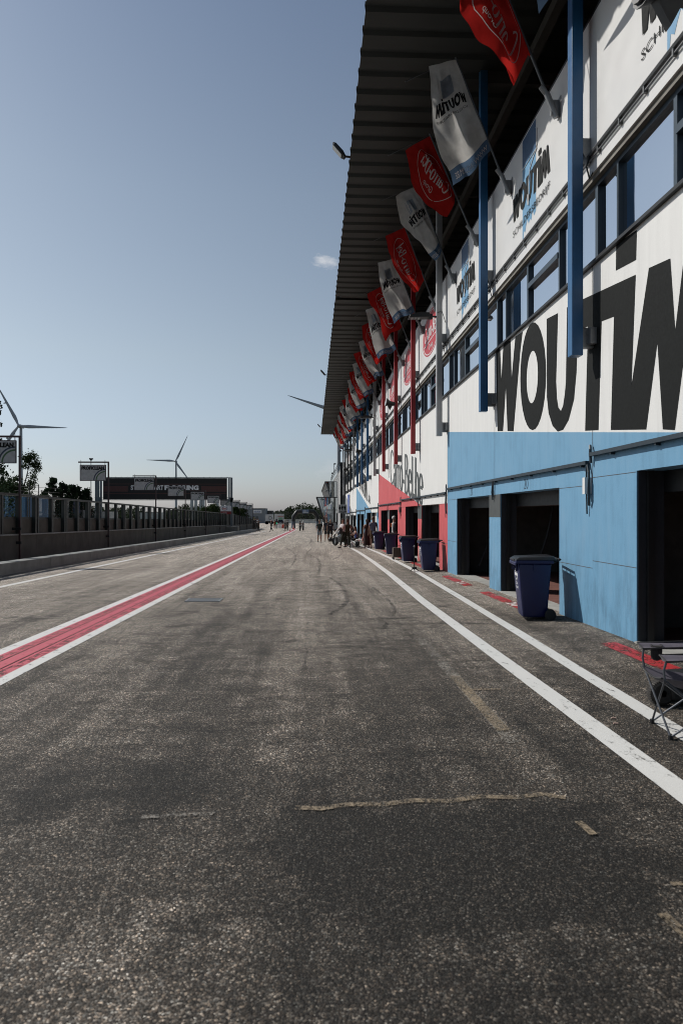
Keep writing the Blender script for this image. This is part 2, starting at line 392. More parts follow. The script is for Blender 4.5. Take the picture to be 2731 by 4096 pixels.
def putpen(mb, shape, fn, w, h, d):
    """pen lettering: each stroke a hair in front of the one before, so crossing strokes never share a plane"""
    V, Fs, lay = shape; d = Vector(d)
    return mb.add([Vector(fn(x*w, y*h)) + d*k for (x, y), k in zip(V, lay)], Fs)
CARRO = serif2d('Carro-Bel'); CARROBE = serif2d('Carro-Bel.be', .19, .075)
def disc2d(n=28, r0=0, r1=1):
    if r0 == 0: return [(math.cos(2*math.pi*i/n)*r1, math.sin(2*math.pi*i/n)*r1) for i in range(n)], [tuple(range(n))]
    V = []
    for i in range(n):
        t = 2*math.pi*i/n; V += [(math.cos(t)*r0, math.sin(t)*r0), (math.cos(t)*r1, math.sin(t)*r1)]
    return V, [(2*i, 2*i+1, 2*((i+1) % n)+1, 2*((i+1) % n)) for i in range(n)]
def onwall(y, z, x=WX-.004, sh=0.0):
    """2D (to the right, up) -> on a face that looks towards the lane; sh makes the baseline fall"""
    return lambda a, b: (x, y - a, z + b - sh*a)
def onfront(x, y, z): return lambda a, b: (x + a, y, z + b)
# ================================================================= PIT BUILDING
def topz(s): return EYE + .455 - .0555*s
BLUE = (.15,.345,.53); RED = (.60,.085,.095); GREY = (.27,.28,.29); WHT = (.80,.80,.785)
SECT = [(-6, -2, GREY, .14), (-2, 2, BLUE, .1205), (2, 6, RED, .131), (6, 10, BLUE, .145), (10, 14, GREY, .15)]
POSTM = {}
for j in range(-4, 15):
    POSTM[j] = GREYP if j % 4 == 2 or j == -2 else BLUEP if -2 < j < 2 or 6 < j < 10 else REDP if 2 < j < 6 else BLKP
bld = thing('pit_building', (WX, 40, 0), 'long pit building with blue, red and white garages, strip windows and a deep dark canopy', 'building')
YA, YB = YJ(-4), YJ(14)
SILL, HEAD, PB, PT, CAN = EYE+3.757, EYE+4.99, EYE+5.1, EYE+7.425, EYE+10.2
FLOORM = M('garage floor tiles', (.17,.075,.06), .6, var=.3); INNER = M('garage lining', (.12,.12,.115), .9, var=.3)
THRESH = M('threshold concrete', (.36,.36,.34), .8, var=.3); FRAME = M('window frame', (.05,.075,.1), .4, .2)
PANE = mirror_glass('office window glass', (.02,.03,.04), .9, (.88,.91,.95)); BEAM = M('raw concrete beam', (.2,.19,.165), .85, var=.35, scale=2)
PANELM = M('fascia panel', (.78,.78,.77), .38, var=.04, scale=1); SEAL = M('dark sealant', (.03,.03,.03), .8)
CONDM = M('cable tray', (.03,.045,.06), .5, .3); SHUT = M('roller shutter', (.72,.72,.7), .5, var=.06)
JAMB = M('dark jamb lining', (.022,.026,.034), .7)  # dark lining laid over both sides of each door opening
for s in range(-4, 14, 2):
    sec = [q for q in SECT if q[0] <= s < q[1]][0]
    b = sec[3]; a = EYE + 2.565 - b*YJ(sec[1]); tz = topz(s)
    wmat = wall_mat('painted wall %s' % ('near' if s < 0 else 'bay'), WHT, sec[2], a, b, tz)
    y0, y1, y2 = YJ(s), YJ(s+1), YJ(s+2)
    o = [(y0+1.39, y1-.48), (y1+.48, y2-1.39)]
    w = MB()
    for ya, yb in ((y0, o[0][0]), (o[0][1], o[1][0]), (o[1][1], y2)):
        w.box(WX, WX+.35, ya, yb, zg((ya+yb)/2)-.6, tz)
    w.box(WX, WX+.35, y0, y2, tz, SILL)
    wo = w.build('wall', wmat, bld)
    # panel joints
    for yy in (y0, y1): MB().box(WX-.003, WX+.01, yy-.007, yy+.007, tz+.02, SILL-.03).build('joint', SEAL, wo)
    for ya, yb in ((y0, o[0][0]), (o[1][1], y2)):
        for zz in (tz-.015, zg(y1)+1.0):
            MB().box(WX-.003, WX+.01, ya+.01, yb-.005, zz-.004, zz+.004).build('crack', M('crack line', [x*.35 for x in sec[2]], .8), wo)
    MB().box(WX-.004, WX+.05, y1-.478, y1+.478, tz-.52, tz-.004).build('pier_patch', M('grey patch', (.06,.068,.07), .7), wo)
    for k, (ya, yb) in enumerate(o):
        g = zg((ya+yb)/2)
        th = MB().box(WX-.03, WX+.5, ya, yb, g-.2, g+.07).build('threshold', THRESH, bld)
        MB().box(WX+.02, WX+.36, yb-.012, yb+.01, g, tz).build('door_jamb', JAMB, wo); MB().box(WX+.02, WX+.36, ya-.01, ya+.012, g, tz).build('door_jamb', JAMB, wo)
        dr = MB(); dr.box(WX+.12, WX+.2, ya, ya+.07, g, tz); dr.box(WX+.12, WX+.2, yb-.07, yb, g, tz); dr.box(WX+.36, WX+.75, ya-.1, yb+.1, tz-.28, tz+.2)
        for q in range(3):
            dr.tube([(WX+.6+.25*math.sin(i*.26)*2.2, yb-.12-.02*q, tz-.05-.0*q-(.32*(i-6) if i > 6 else 0)+ (.0 if i>6 else .2*math.sin(i*.26))) for i in range(0, 13)], .025, 5)
        dr.build('shutter_rail', DARKM, bld)
        if s == 6 and k == 0:
            sh = MB()
            for q in range(16): sh.box(WX+.22, WX+.25+.012*(q % 2), ya+.07, yb-.07, g+.1+q*.14, g+.1+(q+1)*.14)
            sh.build('shutter', SHUT, bld)
    # cable tray stepping down with the door heads, drops hanging over the middle pier
    ct = MB(); zt = tz+.30
    ct.box(WX-.075, WX-.012, y0+.1, y2-.03, zt, zt+.055)
    for q in range(9): ct.box(WX-.06, WX, y0+.3+q*1.25, y0+.34+q*1.25, zt-.03, zt)
    ct.tube([(WX-.04, y0+.1, zt), (WX-.04, y0+.05, zt-.12), (WX-.05, y0+.02, zt-.5), (WX-.03, y0+.06, zt-.62)], .022, 6)
    ct.tube([(WX-.03, y0+.16, zt), (WX-.05, y0+.12, zt-.3), (WX-.03, y0+.14, zt-.75)], .012, 5)
    ct.tube([(WX-.04, y1+.02, zt), (WX-.05, y1+.06, zt-.25), (WX-.04, y1+.03, zt-.42)], .02, 6)
    ct.tube([(WX-.04, y1-.04, zt), (WX-.05, y1-.05, zt-.2), (WX-.03, y1-.02, zt-.36)], .012, 5)
    ct.tube([(WX-.04, y2-.02, zt-.1), (WX-.05, y2-.03, zt+.11), (WX-.04, y2-.0, zt+.17)], .022, 6)
    ct.build('cable_tray', CONDM, bld)
    if s in (0, 4, -2): MB().box(WX-.11, WX-.004, y0+.03, y0+.12, zt-.45, zt-.2).build('junction_box', GALV if s else WHITE, bld)
# inside of the garages: floor, back wall, ceiling, partitions
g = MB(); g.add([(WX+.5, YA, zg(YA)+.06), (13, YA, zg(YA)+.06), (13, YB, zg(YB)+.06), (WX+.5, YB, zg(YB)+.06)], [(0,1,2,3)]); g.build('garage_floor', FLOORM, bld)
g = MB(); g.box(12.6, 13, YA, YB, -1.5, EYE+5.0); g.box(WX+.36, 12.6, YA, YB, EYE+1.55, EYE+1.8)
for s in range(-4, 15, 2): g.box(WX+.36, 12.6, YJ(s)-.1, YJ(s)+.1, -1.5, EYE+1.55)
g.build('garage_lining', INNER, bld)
g = MB()
for s in range(-2, 12, 2):
    for q in range(4):
        yy = YJ(s)+1.5+q*2.3; g.box(9.5, 12.4, yy, yy+1.2, zg(yy)+.06, zg(yy)+.9+.3*(q % 2))
g.build('workbench', M('workbench', (.05,.05,.055), .6), bld)
# strip windows
for j in range(-4, 14):
    y0 = YJ(j)
    fr = MB()
    ps = [(.05, 1.54), (1.60, 3.26), (3.34, 4.80), (4.85, 5.48)]
    ya = y0+.0; fr.box(WX+.06, WX+.2, y0, y0+BAY, SILL, SILL+.06); fr.box(WX+.06, WX+.2, y0, y0+BAY, HEAD-.07, HEAD)
    edges = [0] + [x for p in ps for x in p] + [BAY]
    for q in range(0, len(edges), 2): fr.box(WX+.06, WX+.2, y0+edges[q], y0+edges[q+1], SILL+.06, HEAD-.07)
    fr.box(WX+.04, WX+.19, y0+1.60, y0+3.26, EYE+4.45, EYE+4.55)
    fo = fr.build('window', FRAME, bld)
    for q, (a, b) in enumerate(ps):
        # each pane sits a hair out of true, as real glazing does
        t = random.uniform(-.004, .004)
        for z0, z1 in (((SILL+.06, EYE+4.45), (EYE+4.55, HEAD-.07)) if q == 1 else ((SILL+.06, HEAD-.07),)):
            MB().add([(WX+.12+t, y0+a, z0), (WX+.12-t, y0+b, z0), (WX+.12-t+t*.5, y0+b, z1), (WX+.12+t+t*.5, y0+a, z1)], [(0,1,2,3)]).build('pane', PANE, fo)
MB().box(WX-.06, WX+.06, YA, YB, SILL-.035, SILL+.012).build('sill', DARKM, bld)
g = MB(); g.box(WX-.01, WX+.5, YA, YB, HEAD, PB); g.box(WX+.2, WX+.5, YA, YB, SILL, HEAD); g.build('lintel', BEAM, bld)
MB().box(WX+.02, WX+.4, YA, YB, PB, PT-.06).build('parapet', CONC, bld)
MB().box(WX-.05, WX+.42, YA, YB, PT-.005, PT+.03).build('coping', DARKM, bld)
# fascia panels with the sponsors' marks
LB = M('logo light blue', (.16,.36,.57), .45, var=.06); DB = M('logo dark blue', (.035,.10,.21), .45, var=.06); OVR = M('oval red', (.50,.03,.04), .45, var=.06)
PX = WX-.045
for j in range(-4, 14):
    y0, y1 = YJ(j), YJ(j+1)
    p = MB().box(PX, WX+.02, y0+.012, y1-.012, PB-.03, PT-.01).build('fascia_panel', PANELM, bld)
    t = MB(); t.tube([(PX-.035, y0, PB+.25), (PX-.035, y1, PB+.25)], .03, 6); t.tube([(PX-.03, y0, PB+.17), (PX-.03, y1, PB+.17)], .014, 5)
    for q in range(8): t.box(PX-.05, PX, y0+.3+q*.69, y0+.335+q*.69, PB+.14, PB+.28)
    t.build('cable_rail', M('cable rail', (.16,.165,.17), .45, .4), p)
    wo = -2 <= j < 2 or 6 <= j < 10
    if wo:
        yl = y0+3.9; x1, x2, x3 = PX-.003, PX-.006, PX-.009
        random.seed(50+j)
        drip = [(.62, 5.72), (.62, 5.42), (.66, 5.36), (.70, 5.58), (.78, 5.52), (.84, 5.62), (.92, 5.72), (1.0, 5.60), (1.08, 5.66), (1.16, 5.60), (1.24, 5.76), (1.32, 5.62), (1.43, 5.66), (1.43, 7.2), (.62, 7.2)]
        MB().add([(x1, yl-a, EYE+h) for a, h in drip], [tuple(range(len(drip)))]).build('brush_mark', LB, p)
        MB().add([(x2, yl-a, EYE+h) for a, h in ((.62, 6.85), (1.43, 6.85), (1.43, 7.38), (.62, 7.38))], [(0,1,2,3)]).build('roller_mark', DB, p)
        rl = MB(); rl.tube([(x3, yl-.62, EYE+6.80), (x3, yl-1.46, EYE+6.80), (x3, yl-1.52, EYE+6.86), (x3, yl-1.52, EYE+7.15), (x3, yl-1.44, EYE+7.2)], .010, 5)
        rl.tube([(x3, yl-1.5, EYE+6.8), (x3, yl-1.3, EYE+6.72), (x3, yl-1.1, EYE+6.6), (x3, yl-1.02, EYE+6.4), (x3, yl-1.02, EYE+6.15)], .010, 5)
        rl.tube([(x3, yl-1.02, EYE+6.15), (x3, yl-1.02, EYE+5.95)], .026, 6)
        rl.build('roller_outline', WLET, p)
        l = MB(); put2d(l, LOGO, onwall(yl, EYE+6.02, PX-.012), 2.2, .5); put2d(l, text2d('SCHILDERSBEDRIJF'), onwall(yl, EYE+5.68, PX-.012), 2.2, .17)
        l.build('lettering', LETTER, p)
    elif j >= 2:
        yc = (y0+y1)/2; zc = EYE+6.42
        k = 1.0 if j < 6 else .8
        if j >= 10 and j % 2: continue
        if j >= 10: k = .6
        MB().add([(PX-.003, yc-a*1.75*k, zc+b*.78*k) for a, b in disc2d(36)[0]], [tuple(range(36))]).build('oval', OVR, p)
        l = MB(); V, Fs = disc2d(40, .90, .935); l.add([(PX-.006, yc-a*1.75*k, zc+b*.78*k) for a, b in V], Fs)
        putpen(l, CARRO, onwall(yc+1.25*k, zc-.14*k, PX-.007), 2.5*k, .52*k, (-.0015, 0, 0)); l.box(PX-.007, PX-.006, yc-1.5*k, yc+1.5*k, zc-.27*k, zc-.24*k)
        put2d(l, text2d('Group'), onwall(yc+.4*k, zc-.6*k, PX-.007), .8*k, .24*k)
        l.build('lettering', WLET, p)
# big painted words on the wall, their baselines falling with the colour line
l = MB(); put2d(l, LOGO, onwall(15.50, EYE+1.87, sh=.113), 8.6, 1.95); l.build('lettering', LETTER, bld)
l = MB(); putpen(l, CARROBE, onwall(36.75, EYE+1.72, sh=.125), 10.9, 1.72, (-.0015, 0, 0)); l.build('lettering', GREYLET, bld)
l = MB(); put2d(l, LOGO, onwall(61.0, EYE+2.25, sh=.145), 8.6, 1.75); put2d(l, text2d('.be', .03), onwall(51.6, EYE+.95, sh=.145), 1.8, .9); l.build('lettering', LETTER, bld)
n = MB(); put2d(n, text2d('20', -.01), onwall(13.42, EYE+.50), .26, .2); put2d(n, text2d('21', -.01), onwall(18.05, EYE+.50), .24, .2); n.build('door_number', M('faded number paint', (.03,.07,.12), .7), bld)
# posts with their brackets
for j in range(-3, 15):
    y = YJ(j); gy = j % 4 == 2 or j == -2
    zb = EYE + (2.44 if gy else 2.37)
    p = MB().box(3.85, 4.02, y-.09, y+.09, zb, CAN+.1).build('post', POSTM[j], bld, bevel=.006)
    b = MB(); b.box(4.02, WX+.0, y-.05, y+.05, zb+.12, zb+.42); b.box(4.10, WX-.003, y-.16, y+.16, zb+.16, zb+.40)
    for q in range(4): b.lathe([(0, -.02), (.022, -.02), (.022, 0)], (4.1 + .04*(q % 2), y-.055, zb+.2+.13*(q//2)), 'Y', 8)
    b.build('bracket', GALV, p)
    b = MB(); b.prism([(4.02, y-.05, EYE+5.62), (PX+.002, y-.05, EYE+5.62), (PX+.002, y-.05, EYE+5.25), (PX-.04, y-.05, EYE+5.25), (4.02, y-.05, EYE+5.42)], (0, .1, 0)); b.build('bracket', GALV, p)
    b = MB(); b.tube([(4.12, y-.1, PB+.25), (4.05, y-.14, PB+.05), (4.1, y-.12, PB-.12), (4.18, y-.1, PB+.02)], .014, 5); b.build('cable', DARKM, p)
# terrace behind the parapet and the canopy
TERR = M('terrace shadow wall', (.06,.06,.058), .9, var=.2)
g = MB(); g.box(WX+.4, 12.6, YA, YB, PB-.25, PB); g.box(9.0, 9.3, YA, YB, PB, CAN+.15); g.build('terrace', TERR, bld)
def canopy_mat():
    m, nt, N, L = nodes('canopy sheeting')
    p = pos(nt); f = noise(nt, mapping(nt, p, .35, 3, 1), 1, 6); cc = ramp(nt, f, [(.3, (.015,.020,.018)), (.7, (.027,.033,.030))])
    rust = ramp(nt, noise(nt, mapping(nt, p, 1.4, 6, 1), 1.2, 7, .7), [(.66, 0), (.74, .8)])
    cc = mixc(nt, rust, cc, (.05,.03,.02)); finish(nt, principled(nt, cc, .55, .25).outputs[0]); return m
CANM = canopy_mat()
def canopy(y0, y1, pitch):
    """trapezoidal sheeting; the ribs run across, out to the free edge"""
    mb = MB(); prof = []; y = y0
    while y < y1:
        for dy, dz in ((0, 0), (pitch*.62, 0), (pitch*.72, .075), (pitch*.9, .075)):
            prof.append((min(y+dy, y1), CAN+dz))
        y += pitch
    xa = [1.05, 14.0]
    V = [(xa[0] + (.02 if z == CAN else 0), y, z) for y, z in prof] + [(xa[1], y, z) for y, z in prof]
    n = len(prof); mb.add(V, [(i, i+1, n+i+1, n+i) for i in range(n-1)])
    mb.box(1.10, 14, y0, y1, CAN+.12, CAN+.30)
    return mb
cy = -30.0
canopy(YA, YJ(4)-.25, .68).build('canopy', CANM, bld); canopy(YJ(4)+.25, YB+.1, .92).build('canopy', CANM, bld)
g = MB(); g.box(1.3, 14, YJ(4)-.25, YJ(4)+.25, CAN+.08, CAN+.28)
for j in range(-3, 15): g.box(3.9, 14, YJ(j)-.07, YJ(j)+.07, CAN+.02-.30, CAN+.02)
g.box(4.6, 4.78, YA, YB, CAN-.52, CAN-.3); g.build('roof_beam', TERR, bld)
g = MB(); g.box(4.56, 14, YB-.05, YB+.1, -1.6, PB); g.box(WX+.42, 14, YB-.2, YB+.1, PB, PT); g.box(WX+.4, 14, YA-.2, YA, -1.6, CAN); g.build('end_wall', CONC, bld)
bn = MB().box(4.115, 4.135, 76.8, 80.2, EYE+.15, EYE+2.25); bo = bn.build('banner', M('blue banner', (.05,.10,.38), .5, var=.2), None)
tag(bo, 'narrow blue banner with pale streaks hung on the white far bays', 'banner')
g = MB(); g.box(4.108, 4.112, 78.1, 78.5, EYE+.5, EYE+1.9); g.box(4.108, 4.112, 77.6, 77.8, EYE+.8, EYE+1.6); g.build('streak', WLET, bo)
g = MB(); g.box(4.13, WX, 77, 77.06, EYE+2.1, EYE+2.16); g.box(4.13, WX, 80, 80.06, EYE+2.1, EYE+2.16); g.build('arm', DARKM, bo)
# ================================================================= FLAGS
FR = cloth_mat('red flag cloth', (.50,.026,.022), .55); FW = cloth_mat('white flag cloth', (.58,.57,.55), .5); FB = cloth_mat('blue flag hem', (.10,.16,.25), .5)
FLR = cloth_mat('flag print pale', (.6,.55,.53), .45); FLK = cloth_mat('flag print black', (.02,.02,.022), .05); FLB = cloth_mat('flag print blue', (.33,.37,.42), .45)
POLE = M('flag pole', (.11,.115,.12), .4, .5)
ordn = ['first','second','third','fourth','fifth','sixth','seventh','eighth','ninth','tenth','eleventh','twelfth','thirteenth']
nr = nw = 0
for k in range(-1, 25):
    y = 11.35 + 2.765*k; red = k % 2 == 0
    rng = random.Random(300+k)
    if k < 0: lab = None
    if red: nr += 1; lab = '%s red flag from the camera, on a leaning pole under the canopy' % ordn[nr-1]
    else: nw += 1; lab = '%s white flag from the camera, with dark print and a blue hem' % ordn[nw-1]
    tilt = R(22 + rng.uniform(-1.5, 1.5))
    base = Vector((PX-.16, y, EYE+6.95)); up = Vector((-math.sin(tilt), 0, math.cos(tilt))); dr = tilt + R(4); out = Vector((-math.cos(dr), 0, -math.sin(dr)))
    L = 2.74 + rng.uniform(-.05, .05)
    fl = thing('banner_flag', (PX, y, EYE+6.9), lab, 'flag', 'red flags along the parapet' if red else 'white flags along the parapet')
    tip = base + up*L
    MB().tube([base + up*.02, base + up*.9, tip], [.026, .024, .019], 8).build('pole', POLE, fl)
    b = MB(); b.tube([base - up*.28, base + up*.14], .052, 10); b.tube([base + up*.12 + out*.0, base+up*.30+out*.05], .045, 8); b.box(PX-.15, PX, y-.02, y+.02, EYE+6.72, EYE+6.98); b.box(PX-.012, PX, y-.08, y+.08, EYE+6.68, EYE+7.02)
    b.build('bracket', GALV, fl)
    MB().tube([tip + out*.0 - up*.03, tip + out*1.18 - up*.03], .009, 5).build('batten', POLE, fl)
    # cloth: hangs from batten and pole; the free corner is blown about
    H = (1.85 if red else 2.06)+rng.uniform(-.06, .06); W = .80
    P0 = tip - up*.05; P1 = P0 + out*W; P2 = P0 - up*H
    c = (rng.uniform(.1, .4) if red else rng.uniform(-.08, .3))
    c = {0: .12, 1: .04, 2: .95, 3: .78, 4: .5, 5: .0, 7: -.02, 8: .3, 9: .35, 10: .25}.get(k, c)
    if k == 2: H = 1.62; P2 = P0 - up*H
    if k == 0: H = 2.3
    hang = P1 + Vector((.34+rng.uniform(-.08, .12), 0, -1)).normalized()*H
    P3 = hang.lerp(P2 + out*.06 - up*.02, c)
    ph, amp, sl = rng.uniform(0, 6), rng.uniform(.07, .15), rng.uniform(-.30, .5); cu = rng.uniform(1.8, 3.0); w1, w2 = rng.uniform(-.09, .09), rng.uniform(-.09, .09); rot = {0: .45, 1: .25, 12: .6, 14: .6}.get(k, rng.uniform(-.15, .55))
    def S(a, b, off=0.0, P0=P0, P1=P1, P2=P2, P3=P3, ph=ph, amp=amp, c=c, sl=sl, cu=cu, w1=w1, w2=w2, rot=rot):
        q = (P0*(1-a) + P1*a)*(1-b) + (P2*(1-a) + P3*a)*b
        q = q + out*(.10*math.sin(math.pi*b)*a*(1 if c > .4 else .35)) + Vector((0, 0, -.10*math.sin(math.pi*a)*b*b))
        yy = (amp*math.sin(5.5*a + 2.6*b + ph) + .045*math.sin(11*a - 4*b + ph*2))*min(1, a*3)*min(1, b*2.5+.15) + sl*a*b*b
        yy += .03*math.sin(16*(a*.7+b*.2)+ph)*b*a
        yy += (.04*math.sin(22*a+ph*3)*(1-b)**1.5 + .10*math.sin(7*(a-.9*b)+ph)*b + .045*math.sin(17*(a+.6*b)-ph) + .03*math.sin(9*b+13*a*b+ph))*min(1, a*4)*min(1, b*5)
        yy += .07*(abs(math.sin(4.5*a+2.2*b*b+ph))-.6)*b*min(1, a*3); q = q + out*(w1*math.sin(7*b+ph)*a) + Vector((0, 0, w2*math.sin(6*a+ph)*b))
        yy -= rot*a
        e = max(0, a-.58+.14*math.sin(3.2*b+ph)); yy += cu*e**1.4*min(1, b*4+.1); q = q - out*(.55*e*e)
        return q + Vector((0, yy - off, 0))
    NA, NB = 20, 34; mb = MB()
    V = [S(i/NA, jj/NB) for jj in range(NB+1) for i in range(NA+1)]
    cut = int(NB*.90)
    Q = lambda lo, hi: [(jj*(NA+1)+i, jj*(NA+1)+i+1, (jj+1)*(NA+1)+i+1, (jj+1)*(NA+1)+i) for jj in range(lo, hi) for i in range(NA)]
    if red:
        mb.add(V, Q(0, NB)); co = mb.build('cloth', FR, fl, smooth=True)
        t = MB(); putpen(t, CARRO, lambda x, yv: S(.62-yv*.30, .84-x*.62, .014), 1, 1, (0, -.0015, 0)); V2, F2 = disc2d(44, .93, .955)
        t.add([S(.5+a*.36, .52+bb*.42, .012) for a, bb in V2], F2); put2d(t, refine(text2d('Group')), lambda x, yv: S(.80-yv*.1, .62-x*.2, .014)); t.build('print', FLR, co)
    else:
        mb.add(V[:(cut+1)*(NA+1)], Q(0, cut)); co = mb.build('cloth', FW, fl, smooth=True)
        hb = MB(); hb.add(V[cut*(NA+1):], Q(0, NB-cut)); hb.build('hem', FB, fl, smooth=True)
        t = MB(); put2d(t, refine((LOGO[0], LOGO[1]), 2), lambda x, yv: S(.12+x*.78, .44-yv*.10, .014)); put2d(t, refine(text2d('SCHILDERSBEDRIJF')), lambda x, yv: S(.14+x*.76, .50-yv*.03, .014)); t.build('print', FLK, co)
        t = MB(); t.add([S(.38+a*.3, .14+bb*.16, .010) for bb in [0, .25, .5, .75, 1] for a in [0, .25, .5, .75, 1]], [(r*5+q, r*5+q+1, (r+1)*5+q+1, (r+1)*5+q) for r in range(4) for q in range(4)]); t.build('mark', FLB, co)
        t = MB(); put2d(t, refine(text2d('WWW.WOUTIM.BE')), lambda x, yv: S(.1+x*.8, .975-yv*.05, .014)); t.build('print', FLR, co)
# ================================================================= LAMPS AND SPEAKERS ON THE BUILDING
LENS = M('lamp lens', (.55,.57,.58), .15, .3)
def edge_lamp(y, lab):
    r = thing('floodlight', (1.1, y, CAN+.05), lab, 'floodlight', 'lamps on the canopy edge')
    d = Vector((-.55, 0, .62)).normalized(); n = Vector((-.62, 0, -.55)).normalized()
    p0 = Vector((1.12, y, CAN+.12)); MB().tube([p0, p0+Vector((-.22, 0, .02))], .03, 6).build('arm', DARKM, r)
    c = p0 + Vector((-.2, 0, .0))
    h = MB(); ring = []
    for a, b, w in ((-.02, .03, .1), (.12, .05, .17), (.42, .045, .16), (.5, .02, .1)):
        ring.append([c+d*a+n*b+Vector((0, w, 0)), c+d*a-n*b+Vector((0, w*.8, 0)), c+d*a-n*b-Vector((0, w*.8, 0)), c+d*a+n*b-Vector((0, w, 0))])
    V = [p for q in ring for p in q]; h.add(V, [(i*4+q, i*4+(q+1) % 4, i*4+4+(q+1) % 4, i*4+4+q) for i in range(3) for q in range(4)] + [(0,1,2,3), (12,15,14,13)])
    h.build('housing', DARKM, r, bevel=.01)
    l = [c+d*.08+n*.055+Vector((0, .12, 0)), c+d*.44+n*.055+Vector((0, .12, 0)), c+d*.44+n*.055-Vector((0, .12, 0)), c+d*.08+n*.055-Vector((0, .12, 0))]
    MB().prism(l, n*.012).build('lens', LENS, r)
for y, w in ((19.7, 'nearest of the three lamps along the roof edge, lens turned down'), (50.6, 'middle one of the three lamps peeping past the roof edge'), (81.0, 'farthest of the three lamps, close to the end of the roof edge')): edge_lamp(y, w)
def street_led(j, lab):
    y = YJ(j); z = EYE+6.15
    r = thing('led_lamp', (3.85, y, z), lab, 'lamp', 'flat lamps on the grey posts')
    b = MB(); b.tube([(3.86, y-.02, z), (3.62, y-.02, z+.02)], .03, 8); b.box(3.60, 3.72, y-.07, y+.05, z-.07, z+.08); b.tube([(3.86, y-.1, z+.1), (4.0, y-.12, z+.16), (4.12, y-.1, z-.2)], .01, 5); b.build('arm', DARKM, r)
    h = MB(); h.prism([(3.62, y-.17, z-.04), (3.62, y-.17, z+.10), (3.35, y-.15, z+.12), (3.02, y-.13, z+.04), (2.98, y-.13, z-.05)], (0, .32, 0)); h.build('housing', BLACK, r, bevel=.015)
    l = MB()
    for q in range(3): l.box(3.06+q*.1, 3.13+q*.1, y-.1, y+.12, z-.052, z-.044)
    l.build('led_module', LENS, r)
for j, w in ((2, 'flat black lamp on the nearest grey post'), (6, 'flat black lamp on the second grey post, by the red posts'), (10, 'flat black lamp on the farthest grey post')): street_led(j, w)
def horn(x, y, z, lab, xm, ym, s=1.0):
    r = thing('loudspeaker', (xm, ym, z), lab, 'loudspeaker', 'black speakers on the facade posts')
    MB().tube([(xm, ym-.05, z-.1), (x+.1, y, z-.08), (x, y, z)], .018, 6).build('arm', DARKM, r)
    h = MB(); c = Vector((x, y, z)); d = Vector((-.9, -.1, .18)).normalized()
    h.tube([c+d*-.26*s, c+d*-.2*s, c+d*.0, c+d*.14*s, c+d*.16*s], [.07*s, .10*s, .10*s, .19*s, .2*s], 12); h.build('horn', BLACK, r, smooth=True)
    u = MB(); u.prism([c+Vector((-.12*s, -.05, -.08*s)), c+Vector((.16*s, -.05, -.08*s)), c+Vector((.02*s, -.05, -.34*s))], (0, .1, 0)); u.build('yoke', BLACK, r)
    MB().tube([c+d*.161*s, c+d*.19*s], .17*s, 14).build('grille', GREYP if s < 1.2 else BLACK, r)
for j, w in ((4, 'black horn loudspeaker on the middle red post'), (8, 'black horn loudspeaker between the far blue posts'), (12, 'black horn loudspeaker on a far black post')):
    horn(3.62, YJ(j)-.12, EYE+(5.25 if j == 4 else 5.05), w, 3.86, YJ(j))
horn(3.35, 6.35, EYE+5.02, 'large black loudspeaker hanging at the top right corner, above the sponsor panel', PX, 6.3, 1.2)
# ================================================================= GROUND
def sm(t): t = max(0, min(1, t)); return t*t*(3-2*t)
def gz(x, y): return zg(y) + (.07*sm((x-3.2)/1.0) if y < 70 else 0)
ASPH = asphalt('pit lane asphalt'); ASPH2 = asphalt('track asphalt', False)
def sheet(name, xs, ys, mat, dz=0.0, fn=gz, label=None):
    n = len(xs)
    mb = MB().add([(x, y, fn(x, y)+dz) for y in ys for x in xs], [(r*n+c, r*n+c+1, (r+1)*n+c+1, (r+1)*n+c) for r in range(len(ys)-1) for c in range(n-1)])
    return tag(mb.build(name, mat, None, smooth=True), kind='structure')
ysl = [-14+q*2 for q in range(130)]
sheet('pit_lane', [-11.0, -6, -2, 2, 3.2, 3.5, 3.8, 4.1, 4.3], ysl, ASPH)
sheet('paddock', [4.3, 12, 30], [YB-.5]+[88+q*4 for q in range(40)], ASPH2)
sheet('race_track', [-28, -20, -11.4], ysl, ASPH2, -.05)
def grass_mat():
    m, nt, N, L = nodes('dry verge')
    p = pos(nt); cc = ramp(nt, noise(nt, p, .12, 7, .7), [(.3, (.045,.055,.022)), (.55, (.09,.085,.045)), (.75, (.17,.15,.10))])
    finish(nt, principled(nt, cc, .95).outputs[0]); return m
big = [-3000, -600, -200, -60, -28, 0, 30, 80, 300, 3000]
sheet('terrain', big, [-400, -60, 0, 30, 60, 90, 120, 150, 180, 240, 320, 600, 1500, 4000], grass_mat(), -.35, lambda x, y: zg(y))
